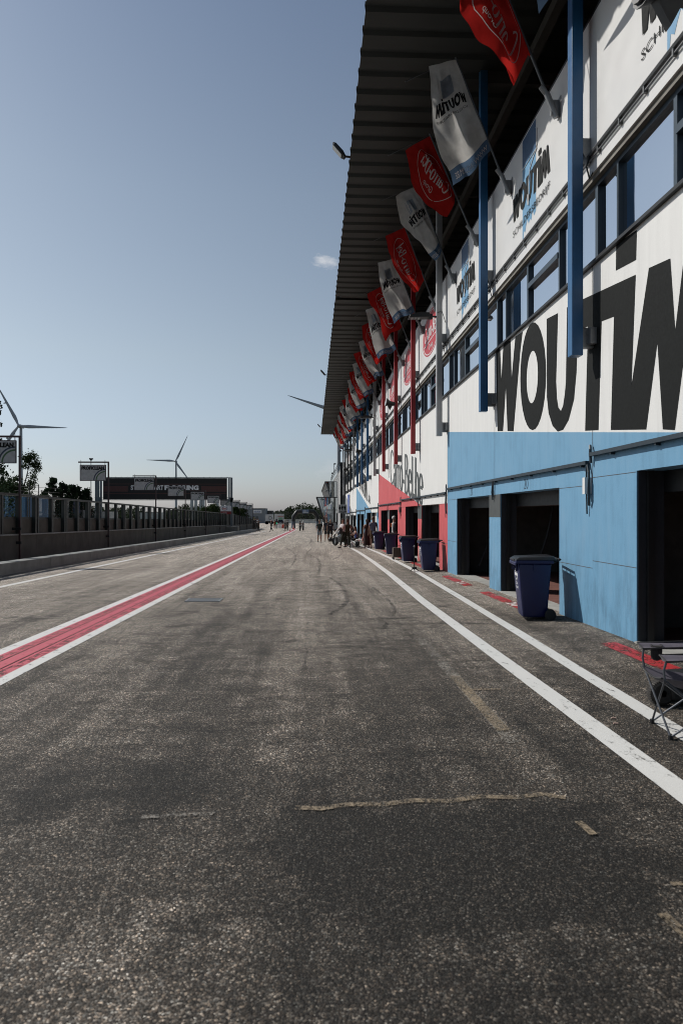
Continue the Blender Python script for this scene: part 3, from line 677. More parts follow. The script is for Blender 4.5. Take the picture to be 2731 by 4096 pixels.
# ---- painted lines
WPAINT = worn_paint('white road paint', (.82,.82,.80), .385); RPAINT = worn_paint('red road paint', (.60,.075,.115), .38, 11, 70, .06, .6, [(-3.75, .05, .10), (-3.66, .012, .3), (-3.47, .012, .3), (-3.36, .06, .10)])
BPAINT = worn_paint('bay red paint', (.48,.03,.035), .46, 6, 50); TANP = worn_paint('tan worn paint', (.36,.285,.195), .51, 5, 75, .09, .6, None, .5); TANG = worn_paint('pale worn paint', (.29,.265,.23), .515, 4, 75, .06, .6, None, .5)
SKID = worn_paint('tyre rubber', (.02,.02,.02), .60, 3, 20, .2, .8)
def strip(name, pts, w, mat, dz, label=None):
    """flat strip along (x, y) points lying dz above the asphalt"""
    P = []
    for (xa, ya), (xb, yb) in zip(pts[:-1], pts[1:]):
        n = max(1, int(math.hypot(xb-xa, yb-ya)/1.0)); P += [(xa+(xb-xa)*i/n, ya+(yb-ya)*i/n) for i in range(n)]
    P.append(pts[-1]); V = []
    for i, (x, y) in enumerate(P):
        a = P[max(0, i-1)]; b = P[min(len(P)-1, i+1)]; dx, dy = b[0]-a[0], b[1]-a[1]; l = math.hypot(dx, dy)
        for sg in (-1, 1):
            X = x+dy/l*w/2*sg; Yv = y-dx/l*w/2*sg; V.append((X, Yv, gz(X, Yv)+dz))
    mb = MB().add(V, [(2*i, 2*i+1, 2*i+3, 2*i+2) for i in range(len(P)-1)])
    return tag(mb.build(name, mat, None), kind='structure')
strip('red_lane_line', [(-3.56, -6), (-3.56, 138)], .55, RPAINT, .006)
strip('white_lane_line', [(-3.92, -6), (-3.92, 139)], .17, WPAINT, .005); strip('white_lane_line', [(-3.205, -6), (-3.205, 139)], .16, WPAINT, .005)
strip('white_edge_line', [(-7.83, -6), (-7.83, 118)], .2, WPAINT, .005)
strip('white_box_line', [(2.24, -3), (2.25, 9), (2.27, 14), (2.40, 21), (2.46, 28), (2.46, 36), (2.36, 43), (2.3, 75), (2.3, 100)], .2, WPAINT, .005)
strip('white_box_line', [(2.83, -3), (2.85, 5), (2.93, 7.4), (3.04, 10), (3.2, 15), (3.38, 22), (3.44, 30), (3.42, 36), (3.3, 43), (3.25, 75), (3.25, 100)], .17, WPAINT, .005)
for s in range(-2, 14, 2):
    for k, (ya, yb) in enumerate(((YJ(s)+1.39, YJ(s+1)-.48), (YJ(s+1)+.48, YJ(s+2)-1.39))):
        strip('red_bay_patch', [(3.86, yb-3.0), (3.86, yb+.1)], .21, BPAINT, .006)
        if s < 2:
            mb = MB(); put2d(mb, text2d(['18','19','20','21','22','23'][(s+2)+k] , .02), lambda a, b: (3.76+b, yb-1.9-a, gz(3.76+b, yb-1.9-a)+.010), .55, .19)
            tag(mb.build('bay_number_paint', WPAINT, None), kind='structure')
strip('worn_mark', [(-.1, 3.93), (.05, 3.91), (.2, 3.96), (.4, 3.95), (.6, 4.0), (.8, 3.98), (1.0, 4.04), (1.2, 4.02), (1.38, 4.06), (1.5, 4.0)], .055, TANP, .007)
strip('worn_mark', [(-.95, 3.84), (-.55, 3.87)], .045, TANG, .007)
strip('worn_mark', [(1.5, 5.0), (1.5, 9.6)], .13, TANG, .006); strip('worn_mark', [(1.5, 5.3), (1.5, 7.2)], .11, TANP, .008)
strip('worn_mark', [(1.5, 6.6), (1.85, 6.62)], .06, TANP, .008); strip('worn_mark', [(1.45, 9.2), (1.85, 9.2)], .07, TANG, .008)
strip('worn_mark', [(1.47, 3.52), (1.45, 3.68)], .045, TANP, .009); strip('worn_mark', [(1.48, 2.62), (1.46, 2.8)], .05, TANP, .009); strip('worn_mark', [(1.62, 3.03), (2.1, 3.02)], .03, TANP, .007)
strip('worn_mark', [(-.9, 9.8), (.6, 10.2)], .04, TANG, .007)
for pts, w in (([(-.8, 24), (-.75, 30), (-1.0, 36), (-1.7, 43)], .09), ([(.15, 21), (.3, 26), (.15, 31), (-.3, 35), (-.1, 40)], .10), ([(1.0, 30), (1.6, 36), (1.7, 42)], .08), ([(-3.3, 18.5), (-2.6, 17.4), (-1.5, 17.3), (-.2, 17.8)], .05), ([(-3.2, 19.6), (-2.6, 20.6), (-1.2, 21.6)], .04), ([(.3, 12), (.7, 14), (.75, 17), (.5, 20)], .10), ([(-.25, 50), (-.1, 62), (-.5, 75)], .14), ([(1.1, 10.5), (1.55, 13), (1.5, 17)], .07), ([(-6.5, 50), (-6.2, 70), (-5.5, 90)], .12)):
    out = []
    for q in range(len(pts)-1):
        p0 = pts[max(q-1, 0)]; p1, p2 = pts[q], pts[q+1]; p3 = pts[min(q+2, len(pts)-1)]
        for i in range(8):
            t = i/8; out.append(tuple(.5*((2*p1[c])+(-p0[c]+p2[c])*t+(2*p0[c]-5*p1[c]+4*p2[c]-p3[c])*t*t+(-p0[c]+3*p1[c]-3*p2[c]+p3[c])*t**3) for c in (0, 1)))
    strip('tyre_mark', out+[pts[-1]], w, SKID, .007)
gr = thing('drain_grate', (-2.25, 14.4, gz(-2, 14.4)), 'grey steel drain grate set in the asphalt of the pit lane', 'drain')
g = MB(); gx0, gx1, gy0, gy1 = -2.62, -1.90, 14.1, 14.62; zz = gz(-2, 14.4)+.004
for a in ((gx0, gx1, gy0, gy0+.03), (gx0, gx1, gy1-.03, gy1), (gx0, gx0+.03, gy0+.03, gy1-.03), (gx1-.03, gx1, gy0+.03, gy1-.03)): g.box(*a, zz-.02, zz+.012)
g.build('frame', GALV, gr); g = MB()
for q in range(20): g.box(gx0+.04+q*.033, gx0+.058+q*.033, gy0+.03, gy1-.03, zz-.02, zz+.008)
g.build('bars', GALV, gr)
MB().box(gx0+.03, gx1-.03, gy0+.03, gy1-.03, zz-.01, zz-.002).build('shaft', DARKM, gr)
for x, y, l in ((2.49, 5.60, 'tiny pale cigarette end between the two white lines, the larger one'), (2.44, 5.45, 'tiny pale scrap between the two white lines, the smaller one')):
    tag(MB().tube([(x, y, gz(x, y)+.008), (x+.035, y-.006, gz(x, y)+.008)], .006, 6).build('litter', M('litter', (.7,.5,.42), .8), None), l, 'litter')
# ================================================================= PIT WALL ON THE LEFT
KX0, KX1 = -9.40, -9.98
y = 3.0; kb = MB()
while y < 122:
    e = min(y+4.4, 122)
    q = MB(); q.box(KX1, KX0, y+.012, e-.012, -.25, .37)
    for v in q.v: kb.v.append((v[0], v[1], v[2]+zg(v[1])))
    n = len(kb.v)-8; kb.f += [tuple(i+n for i in f) for f in q.f]; y = e
tag(kb.build('kerb', M('kerb concrete', (.33,.335,.325), .85, var=.3, scale=1.2, bump=.01), None, bevel=.02), kind='structure')
fn_ = thing('glazed_fence', (-11.2, 50, zg(50)), 'long dark fence with glass panes standing on the concrete pit wall', 'fence')
WALLC = M('pit wall concrete', (.115,.11,.098), .9, var=.4, scale=1.1, bump=.01); GREENP = M('fence green paint', (.022,.030,.028), .5)
GLASS = glass_mat('fence glass', (.90,.93,.93), .08, .03, .09)
G0, GU = 28.1, 3.21
units = [G0+GU*k for k in range(-6, 19)]
w = MB()
for y in units:
    for a, b, x0, x1, z0, z1 in ((y, y+GU-.015, -11.55, -11.12, -.4, 1.14), (y+.01, y+GU-.01, -11.55, -11.26, 1.14, 1.74)):
        q = MB().box(x0, x1, a, b, z0, z1).slope(); w.add(q.v, q.f)
w.build('wall', WALLC, fn_)
w = MB()
for y in units: q = MB().box(-11.16, -11.07, y, y+GU, 1.125, 1.18).slope(); w.add(q.v, q.f)
w.build('ledge', M('pale ledge', (.30,.31,.31), .6, var=.3), fn_)
r = MB()
for y in units: q = MB().box(-11.36, -11.14, y, y+GU, 2.62, 2.70).slope(); r.add(q.v, q.f); q = MB().box(-11.34, -11.24, y, y+GU, 1.745, 1.82).slope(); r.add(q.v, q.f)
r.build('rail', GREENP, fn_)
for y in units:
    for yy, wd in ((y+.10, .07), (y+GU-.14, .07), (y+GU/2, .10)):
        b = MB(); b.box(-11.255, -11.11, yy-wd/2, yy+wd/2, 1.185, 2.615); b.box(-11.11, -11.095, yy-wd, yy+wd, 1.185, 2.615).slope(); b.build('post', GREENP, fn_)
    for a, b in ((y+.15, y+GU/2-.05), (y+GU/2+.05, y+GU-.18)):
        MB().add([(-11.3, a, 1.80), (-11.3, b, 1.80), (-11.3, b, 2.63), (-11.3, a, 2.63)], [(0,1,2,3)]).slope().build('pane', GLASS, fn_)
f2 = thing('boarded_fence', (-11.3, 112, zg(112)), 'dark boarded fence on the far stretch of the pit wall, past the gantry', 'fence')
w = MB()
for q in range(17):
    y = 89.6+q*GU; c = MB().box(-11.55, -11.12, y, y+GU-.02, -.4, 1.15).slope(); w.add(c.v, c.f)
w.build('wall', WALLC, f2); w = MB()
for q in range(82):
    y = 89.8+q*.6; c = MB().box(-11.3, -11.24, y, y+(.5 if q % 3 else .42), 1.15, 2.85-.012*q).slope(); w.add(c.v, c.f)
w.build('boards', M('dark fence boards', (.018,.022,.021), .7), f2); 
for q in range(17): y = 89.6+q*GU; MB().box(-11.24, -11.12, y-.05, y+.05, 1.15, 2.6).slope().build('upright', GREENP, f2)
gt = thing('grey_gate', (-11.2, 141, zg(141)), 'light grey framed gate at the far end of the pit wall', 'gate')
w = MB(); c = MB().box(-11.3, -11.2, 139.4, 143, 0, 1.9).slope(); w.add(c.v, c.f); w.build('panel', M('gate panel', (.16,.18,.19), .5), gt)
w = MB(); 
for a in ((139.3, 139.45), (142.95, 143.1)): c = MB().box(-11.34, -11.14, a[0], a[1], 0, 2.0).slope(); w.add(c.v, c.f)
w.build('frame', GALV, gt)
# ---- hanging sign boards on posts
BOARD = cloth_mat('sign board face', (.56,.58,.60), .25); MAROON = M('sign post paint', (.04,.014,.016), .5); SGN = M('sign green', (.05,.13,.05), .6); SBL = M('sign blue', (.03,.05,.09), .6)
so = ['first','second','third','fourth','fifth','sixth','seventh','eighth','ninth','tenth']
for k in range(10):
    y = 26.2+11.17*k; g = zg(y)
    sg = thing('sponsor_sign', (-11.0, y, g), '%s white sign board from the left edge, hung from a dark red post' % so[k], 'sign', 'sign boards along the pit wall')
    p = MB(); p.box(-11.035, -10.965, y-.035, y+.035, g-.02, g+4.88); p.box(-12.60, -11.035, y-.035, y+.035, g+4.81, g+4.88)
    p.build('post', MAROON, sg, bevel=.004)
    MB().box(-11.3, -10.94, y-.06, y+.06, g+1.32, g+1.42).build('clamp', DARKM, sg); MB().box(-11.16, -10.94, y-.06, y+.06, g+.8, g+.9).build('clamp', DARKM, sg)
    x0, x1, z1 = -12.49, -11.15, g+4.68; z0 = z1-.82
    b = MB(); b.box(x0, x1, y-.02, y+.02, z0, z1); bo = b.build('board', BOARD, sg)
    fr = MB()
    for a in ((x0-.02, x1+.02, z1, z1+.025), (x0-.02, x1+.02, z0-.025, z0), (x0-.025, x0, z0, z1), (x1, x1+.025, z0, z1)): fr.box(a[0], a[1], y-.027, y+.027, a[2], a[3])
    for xx in (x0+.03, x1-.03): fr.box(xx-.012, xx+.012, y-.012, y+.012, z1+.025, g+4.81); fr.box(xx-.008, xx+.008, y-.008, y+.008, g+4.88, g+4.97)
    fr.build('frame', MAROON, sg)
    t = MB(); put2d(t, text2d('PROFICLEAN', .06), onfront(x0+.07, y-.024, z0+.57), 1.2, .19); t.build('lettering', LETTER, bo)
    cx, cz = x1, z0
    for rr, mt in ((.61, SBL), (.49, SGN)):
        V, Fs = [], []; pen(V, Fs, [(-rr*math.cos(R(q*6)), .95*rr*math.sin(R(q*6))) for q in range(16)], .06, .06)
        MB().add([(cx+a-.004, y-.023, cz+bb+.01) for a, bb in V], Fs).build('stripe', mt, bo)
# ---- start gantry across the track
ga = thing('start_gantry', (-10.5, 89, zg(89)), 'wide gantry over the race track with a black banner and white lettering', 'gantry')
GY = 89.0; gb = zg(GY)
XR = at(930, 89.5)[0]; XL = at(431, 89.5)[0]
tz_, bz_ = hz(1914, 89.5), hz(1999, 89.5)
STEEL = M('gantry steel', (.16,.19,.21), .45, .4)
MB().box(-11.6, -9.55, GY-1.0, GY+1.0, gb-.3, gb+1.0).build('plinth', CONC, ga, bevel=.02)
c = MB(); c.box(XR-.13, XR+.13, GY-.13, GY+.13, gb+1.0, hz(1912, 89.5)); c.box(XR-.3, XR+.3, GY-.3, GY+.3, gb+1.0, gb+1.06)
c.prism([(XR-.13, GY-.13, hz(2010, 89.5)), (XR+.13, GY-.13, hz(2010, 89.5)), (XR+.26, GY-.13, hz(1992, 89.5)), (XR-.26, GY-.13, hz(1992, 89.5))], (0, .26, 0)); c.build('column', STEEL, ga)
for px in (402, 411, 421):
    xx = at(px, 89.5)[0]; MB().box(xx-.11, xx+.11, GY-.12, GY+.12, gb-.5, hz(1915, 89.5)).build('column', STEEL, ga)
xx = at(412, 89.5)[0]; MB().prism([(xx-.45, GY-.2, hz(1990, 89.5)), (xx+.45, GY-.2, hz(1990, 89.5)), (xx+.2, GY-.2, hz(2010, 89.5)), (xx-.2, GY-.2, hz(2010, 89.5))], (0, .4, 0)).build('bracket', STEEL, ga)
X0, X1 = at(431, 89.5)[0], at(913, 89.5)[0]
b = MB(); b.box(at(421, 89.5)[0], XR, GY-.1, GY+.1, tz_, tz_+.09); b.box(at(415, 89.5)[0], XR, GY-.1, GY+.1, bz_-.1, bz_-.02)
for q in range(22): xq = X0+(X1-X0)*q/21; b.box(xq-.02, xq+.02, GY-.06, GY+.06, tz_+.09, tz_+.15)
for px in (919, 922): xq = at(px, 89.5)[0]; b.box(xq-.05, xq+.05, GY-.06, GY+.06, bz_, tz_)
b.build('truss', STEEL, ga)
bn = MB().box(X0, X1, GY-.18, GY-.12, bz_, tz_-.03).build('banner', M('black banner', (.006,.007,.007), .7), ga)
d = MB(); h = tz_-bz_; d.box(X0, X1, GY-.185, GY-.18, bz_+h*.36, bz_+h*.62); d.box(X0, X1, GY-.185, GY-.18, bz_+h*.70, bz_+h*.73); d.box(X0, X1, GY-.185, GY-.18, bz_+h*.26, bz_+h*.29); d.build('band', M('dull red band', (.075,.022,.018), .6), bn)
d = MB(); d.box(at(527, 89.5)[0], at(812, 89.5)[0], GY-.188, GY-.186, bz_+h*.36, bz_+h*.62); d.build('patch', M('black banner', (.012,.014,.014), .6), bn)
GLET = M('banner white print', (.85,.87,.9), .6)
t = MB(); z0 = hz(1962, 89.5); hh = hz(1943, 89.5)-z0
for s_, a, b_, of in (('STATE OF ART', 538, 665, .03), ('FLOORING', 669, 802, .06)):
    xa, xb = at(a, 89.5)[0], at(b_, 89.5)[0]; put2d(t, text2d(s_, of), onfront(xa, GY-.192, z0), xb-xa, hh)
t.build('lettering', GLET, bn)
es = thing('fuel_sign', (-10.9, GY-.4, hz(2057, 89)), 'small white and red sign board with an oval mark beside the gantry column', 'sign')
x0, x1 = at(885.5, 89)[0], at(928, 89)[0]; z0, z1 = hz(2057, 89), hz(2024, 89)
MB().box(x0, x1, GY-.5, GY-.44, z0+.36*(z1-z0)-.0, z1).build('board', M('sign white', (.75,.77,.79), .5, var=.04), es)
MB().box(x0, x1, GY-.5, GY-.44, z0, z0+.35*(z1-z0)).build('red_field', M('sign red', (.25,.012,.015), .5), es)
cx, cz = (x0+x1)/2-.12, z0+.68*(z1-z0); t = MB(); V, Fs = disc2d(32, .84, 1); t.add([(cx+a*.37, GY-.504, cz+bb*.25) for a, bb in V], Fs); t.build('oval', M('sign dark blue', (.015,.03,.10), .5), es)
t = MB(); put2d(t, text2d('Esso', .03), onfront(cx-.25, GY-.505, cz-.11), .5, .22); t.build('lettering', M('sign letter red', (.45,.02,.02), .5), es)
t = MB(); put2d(t, text2d('ultrado'), onfront(cx-.3, GY-.505, z0+.1), .6, .16); t.build('lettering', WLET, es)
w = MB(); w.box(x1, XR-.1, GY-.46, GY-.2, z0+.3, z0+.36); w.box(x1, XR-.1, GY-.46, GY-.2, z1-.2, z1-.14); w.build('arm', STEEL, es)
# ================================================================= WIND TURBINES
TURB = M('turbine paint', (.46,.49,.54), .5, var=.04, scale=.05)
def turbine(px, py, d, blade, angs, lab, yaw=0.0):
    x, y = at(px, d); z = hz(py, d); g = zg(y)
    r = thing('wind_turbine', (x, y, g), lab, 'wind turbine', 'wind turbines on the horizon')
    MB().tube([(x, y+3, g-1), (x, y+3, z-1.5)], [2.2, 1.35], 20).build('tower', TURB, r, smooth=True)
    n = MB(); n.hexa([(x-1.6, y-1, z-1.8), (x+1.6, y-1, z-1.8), (x+1.5, y+8, z-1.6), (x-1.5, y+8, z-1.6), (x-1.6, y-1, z+1.7), (x+1.6, y-1, z+1.7), (x+1.4, y+8, z+1.5), (x-1.4, y+8, z+1.5)]); n.build('nacelle', TURB, r, bevel=.4)
    MB().ball((x, y-2, z), (1.7, 2.4, 1.7)).build('hub', TURB, r, smooth=True)
    for a in angs:
        u = Vector((math.cos(R(a)), 0, math.sin(R(a)))); p = Vector((-u.z, 0, u.x)); c = Vector((x, y-2.4, z))
        V = []
        st = [(0, 1.0, 1.0), (.04, 1.0, 1.0), (.12, 1.5, .8), (.2, 1.85, .55), (.4, 1.4, .35), (.7, .85, .2), (.95, .4, .1), (1, .12, .05)]
        for t, w, th in st:
            for q in range(8):
                f_ = 2*math.pi*q/8; off = (-.25*w if t > .06 else 0)
                V.append(c + u*(t*blade) + p*(w*math.cos(f_)+off) + Vector((0, th*math.sin(f_) - 3.0*t*t, 0)))
        b = MB().add(V, [(i*8+q, i*8+(q+1) % 8, i*8+8+(q+1) % 8, i*8+8+q) for i in range(len(st)-1) for q in range(8)]); b.build('blade', TURB, r, smooth=True)
turbine(80, 1704, 700, 50, (-2.5, 117, 237), 'nearest wind turbine, at the left edge behind the first sign board')
turbine(703, 1845, 1177, 49, (178, 64, -54), 'smaller wind turbine rising behind the black start gantry')
turbine(1355, 1653, 640, 50, (162, 42, -78), 'wind turbine mostly hidden by the canopy, one blade showing left of it')
# ================================================================= TREES
TRUNK = M('bark', (.05,.04,.032), .9, var=.3)
LEAFA = leaf_mat('leaf mid green', (.035,.052,.022)); LEAFB = leaf_mat('pine needle green', (.022,.038,.022)); LEAFC = leaf_mat('forest green', (.032,.045,.024))
def quads(V, Fs, c, s, rng, elong=1.0, d=None):
    a = Vector((rng.gauss(0,1), rng.gauss(0,1), rng.gauss(0,1))).normalized() if d is None else d
    b = a.cross(Vector((rng.gauss(0,1), rng.gauss(0,1), rng.gauss(0,1)))).normalized()
    n = len(V); a = a*s*elong; b = b*s*.5
    V += [c-a*.1-b*.4, c+a*.45-b, c+a, c+a*.45+b]; Fs.append((n, n+1, n+2, n+3))
def pine(px, pyt, d, wid, seed, lab, n=4200, grp='young pines behind the pit wall'):
    rng = random.Random(seed); x, y = at(px, d); g = zg(y)-.3; H = hz(pyt, d)-g
    r = thing('pine_tree', (x, y, g), lab, 'tree', grp)
    t = MB(); t.tube([(x, y, g), (x+.05, y, g+H*.5), (x, y, g+H*.97)], [.12, .07, .015], 7)
    V, Fs = [], []
    nb = 46
    for i in range(nb):
        h = .12+.86*(i/nb)**.9; az = rng.uniform(0, 6.283); l = wid*(1-h)**.75*rng.uniform(.65, 1.15)+.22
        p0 = Vector((x, y, g+H*h)); dr = Vector((math.cos(az), math.sin(az), rng.uniform(.15, .55))).normalized()
        p1 = p0+dr*l*.6; p2 = p0+dr*l+Vector((0, 0, l*.25)); t.tube([p0, p1, p2], [.025, .016, .006], 4)
        m = int(n/nb)
        for q in range(m):
            f_ = rng.uniform(.2, 1.0)**.7; pp = p0.lerp(p1, f_/.6) if f_ < .6 else p1.lerp(p2, (f_-.6)/.4)
            pp = pp+Vector((rng.gauss(0,1), rng.gauss(0,1), rng.gauss(0,1)))*.14*(.6+l*.45)
            quads(V, Fs, pp, rng.uniform(.10, .2), rng, 1.1, (Vector((rng.gauss(0,.6), rng.gauss(0,.6), rng.uniform(.2, 1.2)))+dr*.7).normalized())
    for q in range(50): quads(V, Fs, Vector((x+rng.gauss(0,.04), y+rng.gauss(0,.04), g+H*rng.uniform(.9, 1.0))), .2, rng, 1.1, Vector((rng.gauss(0,.4), rng.gauss(0,.4), 1)).normalized())
    t.build('trunk', TRUNK, r); MB().add(V, Fs); me = bpy.data.meshes.new('crown'); me.from_pydata([tuple(v) for v in V], [], Fs); link('crown', me, LEAFB, r)
def leafy(px, pyt, d, wid, seed, lab, n=3200, lean=0.0, sz=.16, low=.1, grp=None, arch=False):
    rng = random.Random(seed); x, y = at(px, d); g = zg(y)-.3; H = hz(pyt, d)-g
    r = thing('leafy_tree', (x, y, g), lab, 'tree', grp)
    t = MB(); sp = [Vector((x, y, g)), Vector((x+lean*.3, y, g+H*.45)), Vector((x+lean*.75, y, g+H*.8)), Vector((x+lean, y, g+H))]
    t.tube(sp, [.12, .08, .04, .012], 7); V, Fs = [], []; n = int(n*1.7); sz *= .8
    def spine(h): q = h*3; i = min(2, int(q)); return sp[i].lerp(sp[i+1], q-i)
    nb = 34
    for i in range(nb):
        h = low+(1-low)*rng.random(); az = rng.uniform(0, 6.283); l = wid*(math.sin(math.pi*min(1, .18+h*.8))**.8)*rng.uniform(.5, 1.15)
        p0 = spine(h*.93); dr = Vector((math.cos(az), math.sin(az), rng.uniform(.1, .9))).normalized(); p1 = p0+dr*l*.6; p2 = p0+dr*l+Vector((0, 0, -l*.12))
        t.tube([p0, p1, p2], [.03, .018, .006], 4); cl = [(p2, .22*wid), (p1, .2*wid), (p0.lerp(p2, .8)+Vector((rng.gauss(0,.2), rng.gauss(0,.2), rng.gauss(0,.2)))*wid*.5, .2*wid)]
        for q in range(int(n/nb)):
            c, rad = rng.choice(cl); pp = c+Vector((rng.gauss(0,1), rng.gauss(0,1), rng.gauss(0,.8)))*rad*.72
            quads(V, Fs, pp, rng.uniform(.6, 1.2)*sz, rng, 1.0, Vector((rng.gauss(0,1), rng.gauss(0,1), rng.gauss(-.3,.8))).normalized())
    t.build('trunk', TRUNK, r); me = bpy.data.meshes.new('crown'); me.from_pydata([tuple(v) for v in V], [], Fs); link('crown', me, LEAFA, r)
pine(-42, 1560, 46, 1.9, 1, 'tall dark pine cut off by the left edge, only a few branch tips in view', 3400)
for q, (px, py, wd, l) in enumerate(((212, 1914, 1.25, 'tallest of the young pines left of the second sign, with a pointed leader'), (253, 1934, 1.2, 'young pine just right of the tallest one, behind the glass fence'), (286, 1942, 1.15, 'third young pine in the row left of the second sign'), (313, 1949, 1.1, 'young pine right behind the thin lamp mast'), (345, 1958, 1.2, 'lowest young pine at the right end of the row'), (182, 1962, 1.0, 'small pine at the left end of the row of young pines'))):
    pine(px, py, 78+q*1.7, wd*1.15, 10+q, l)
leafy(62, 1798, 68, 1.35, 31, 'slender leaning tree with a bent feathery top behind the first sign post', 3000, 1.75, .17, .12)
leafy(12, 1925, 66, 2.5, 32, 'low round bush at the left edge above the glass fence', 2600, .1, .15, .15)
leafy(50, 1935, 72, 2.3, 33, 'low bush at the foot of the slender leaning tree', 2200, -.1, .15, .15)
leafy(100, 1968, 75, 2.0, 34, 'low bush left of the thin wire fence posts', 2200, .1, .15, .15)
leafy(148, 1985, 76, 1.7, 35, 'lowest bush between the wire fence posts and the young pines', 1800, .1, .15, .15)
for q, px in enumerate((820, 850, 895, 935, 965)):
    leafy(px, (2035, 2022, 2040, 2026, 2032)[q], 190+q*4, 2.6, 60+q, ['bushy tree under the white silos, left end of the clump', 'taller bushy tree right of the white silos', 'low bushy tree left of the small fuel sign', 'bushy tree behind the gantry column', 'bushy tree right of the gantry column'][q], 1400, .3, .42, .05)
def forest():
    V, Fs = [], []; rng = random.Random(5)
    T = MB()
    for i in range(760):
        d = rng.uniform(300, 470); px = rng.uniform(-150, 1420); x, y = at(px, d); g = zg(y)
        hh = rng.uniform(5.2, 8.6)*(.8+.35*math.sin(px*.021+1)*math.sin(px*.0067))*(d/380)
        con = rng.random() < .35
        T.tube([(x, y, g), (x, y, g+hh*.8)], [.18, .06], 4, False)
        for q in range(80):
            h = rng.uniform(.12, 1.0); rad = (1.7*(1-h)+.2) if con else 2.0*math.sqrt(max(0, 1-((h-.58)/.46)**2))+.15
            a = rng.uniform(0, 6.283); rr = rad*math.sqrt(rng.random()); quads(V, Fs, Vector((x+rr*math.cos(a), y+rr*math.sin(a), g+hh*h)), rng.uniform(.4, .85), rng)
    n = len(V); V += [Vector(p) for p in T.v]; k = len(Fs); Fs += [tuple(i+n for i in f) for f in T.f]
    me = bpy.data.meshes.new('forest'); me.from_pydata([tuple(v) for v in V], [], Fs); me.materials.append(LEAFC); me.materials.append(TRUNK)
    for p in me.polygons[k:]: p.material_index = 1
    o = link('forest', me, LEAFC, None); tag(o, 'far-off belt of mixed trees along the horizon', 'forest', kind='stuff')
forest()
wf = thing('wire_fence', (at(138, 60)[0], at(138, 60)[1], zg(60)), 'thin wire fence with two bare posts above the glazed fence', 'fence')
for px, py in ((119, 1930), (156, 1940)):
    x, y = at(px, 60); MB().box(x-.03, x+.03, y-.03, y+.03, zg(60)-.3, hz(py, 60)).build('post', DARKM, wf)
w = MB()
for py in (1944, 1962, 1975): a = at(60, 60); b = at(240, 60); w.tube([(a[0], a[1], hz(py, 60)), (b[0], b[1], hz(py+10, 60))], .012, 4)
w.build('wire', DARKM, wf)
lm = thing('light_mast', (at(365, 120)[0], at(365, 120)[1], zg(120)), 'thin mast with a flat lamp head rising behind the second sign board', 'lamp post')
x, y = at(365, 120); MB().tube([(x, y, zg(120)-.3), (x, y, hz(1840, 120))], [.09, .06], 8).build('pole', DARKM, lm)
m = MB(); m.box(x-.3, x+.35, y-.15, y+.15, hz(1838, 120), hz(1833, 120)); m.box(x-.15, x+.15, y-.1, y+.1, hz(1842, 120), hz(1838, 120)); m.build('lamp_head', DARKM, lm)
# ================================================================= BEYOND THE TRACK
def container(px0, px1, pyt, d, mat, lab, name='shipping_container', dep=6):
    xa, y = at(px0, d); xb, _ = at(px1, d); g = zg(y)-.3; zt = hz(pyt, d)
    r = thing(name, ((xa+xb)/2, y, g), lab, 'container')
    b = MB(); b.box(xa, xb, y, y+dep, g+.15, zt); n = int((xb-xa)/.3)
    for q in range(n): b.box(xa+.1+q*.3, xa+.24+q*.3, y-.03, y, g+.4, zt-.2)
    b.build('body', mat, r)
    c = MB(); c.box(xa-.02, xb+.02, y-.05, y+.05, zt, zt+.08); c.box(xa-.05, xa, y-.05, y+.1, g+.15, zt+.05); c.box(xb, xb+.05, y-.05, y+.1, g+.15, zt+.05)
    for xx in (xa+.3, xb-.3): c.box(xx-.2, xx+.2, y+.3, y+dep-.3, g, g+.15)
    c.build('frame', DARKM, r)
CB = M('container blue', (.045,.13,.26), .5, var=.2); CW = M('container white', (.62,.62,.6), .5, var=.1); CD = M('container grey', (.13,.14,.15), .6, var=.2)
container(-160, 58, 1984, 62, CB, 'blue container seen through the fence glass at the left edge')
container(72, 108, 1984, 63, CB, 'narrow blue container seen through the glass right of the first sign post')
container(140, 205, 2035, 80, CW, 'white container seen through the glass below the young pines')
container(268, 330, 2040, 82, CD, 'grey container seen through the fence glass near the second sign')
container(335, 420, 2046, 90, CW, 'long white container low behind the glass by the second sign post')
container(560, 640, 2050, 150, CW, 'pale container glimpsed through the fence below the gantry', dep=4)
SILO = M('silo white', (.62,.63,.62), .5, var=.08)
for q, (px, w, pyt) in enumerate(((767, 15, 1990), (784, 12, 1992), (803, 11, 1990), (814, 11, 1990), (870, 13, 2003), (892, 12, 2010), (908, 12, 2010), (920, 10, 2012))):
    x, y = at(px, 300); g = zg(300); zt = hz(pyt, 300); rr = w/2*300/F
    s_ = thing('silo', (x, y, g), ['leftmost white silo behind the gantry', 'second white silo from the left', 'third white silo, beside the dark plant box', 'fourth white silo, right end of the taller group', 'first silo of the lower right group', 'second silo of the lower right group', 'third silo of the lower right group', 'last silo of the lower right group, above the fuel sign'][q], 'silo', 'white silos')
    MB().lathe([(0, zt), (rr*.6, zt), (rr, zt-.5), (rr, g+6.2), (rr*.3, g+4.5), (0, g+4.5)], (x, y, 0), 'Z', 16).build('tank', SILO, s_, smooth=True)
    l = MB(); [l.box(x+a*rr*.7-.08, x+a*rr*.7+.08, y+b*rr*.7-.08, y+b*rr*.7+.08, g-.2, g+6.5) for a in (-1, 1) for b in (-1, 1)]; l.build('leg', GALV, s_)
bx = thing('grey_hall', (at(1022, 240)[0], 240, zg(240)), 'low grey hall with a white sign reading in blue, beyond the pit exit', 'building')
xa, xb = at(975, 240)[0], at(1062, 240)[0]; zt = hz(2035, 240)
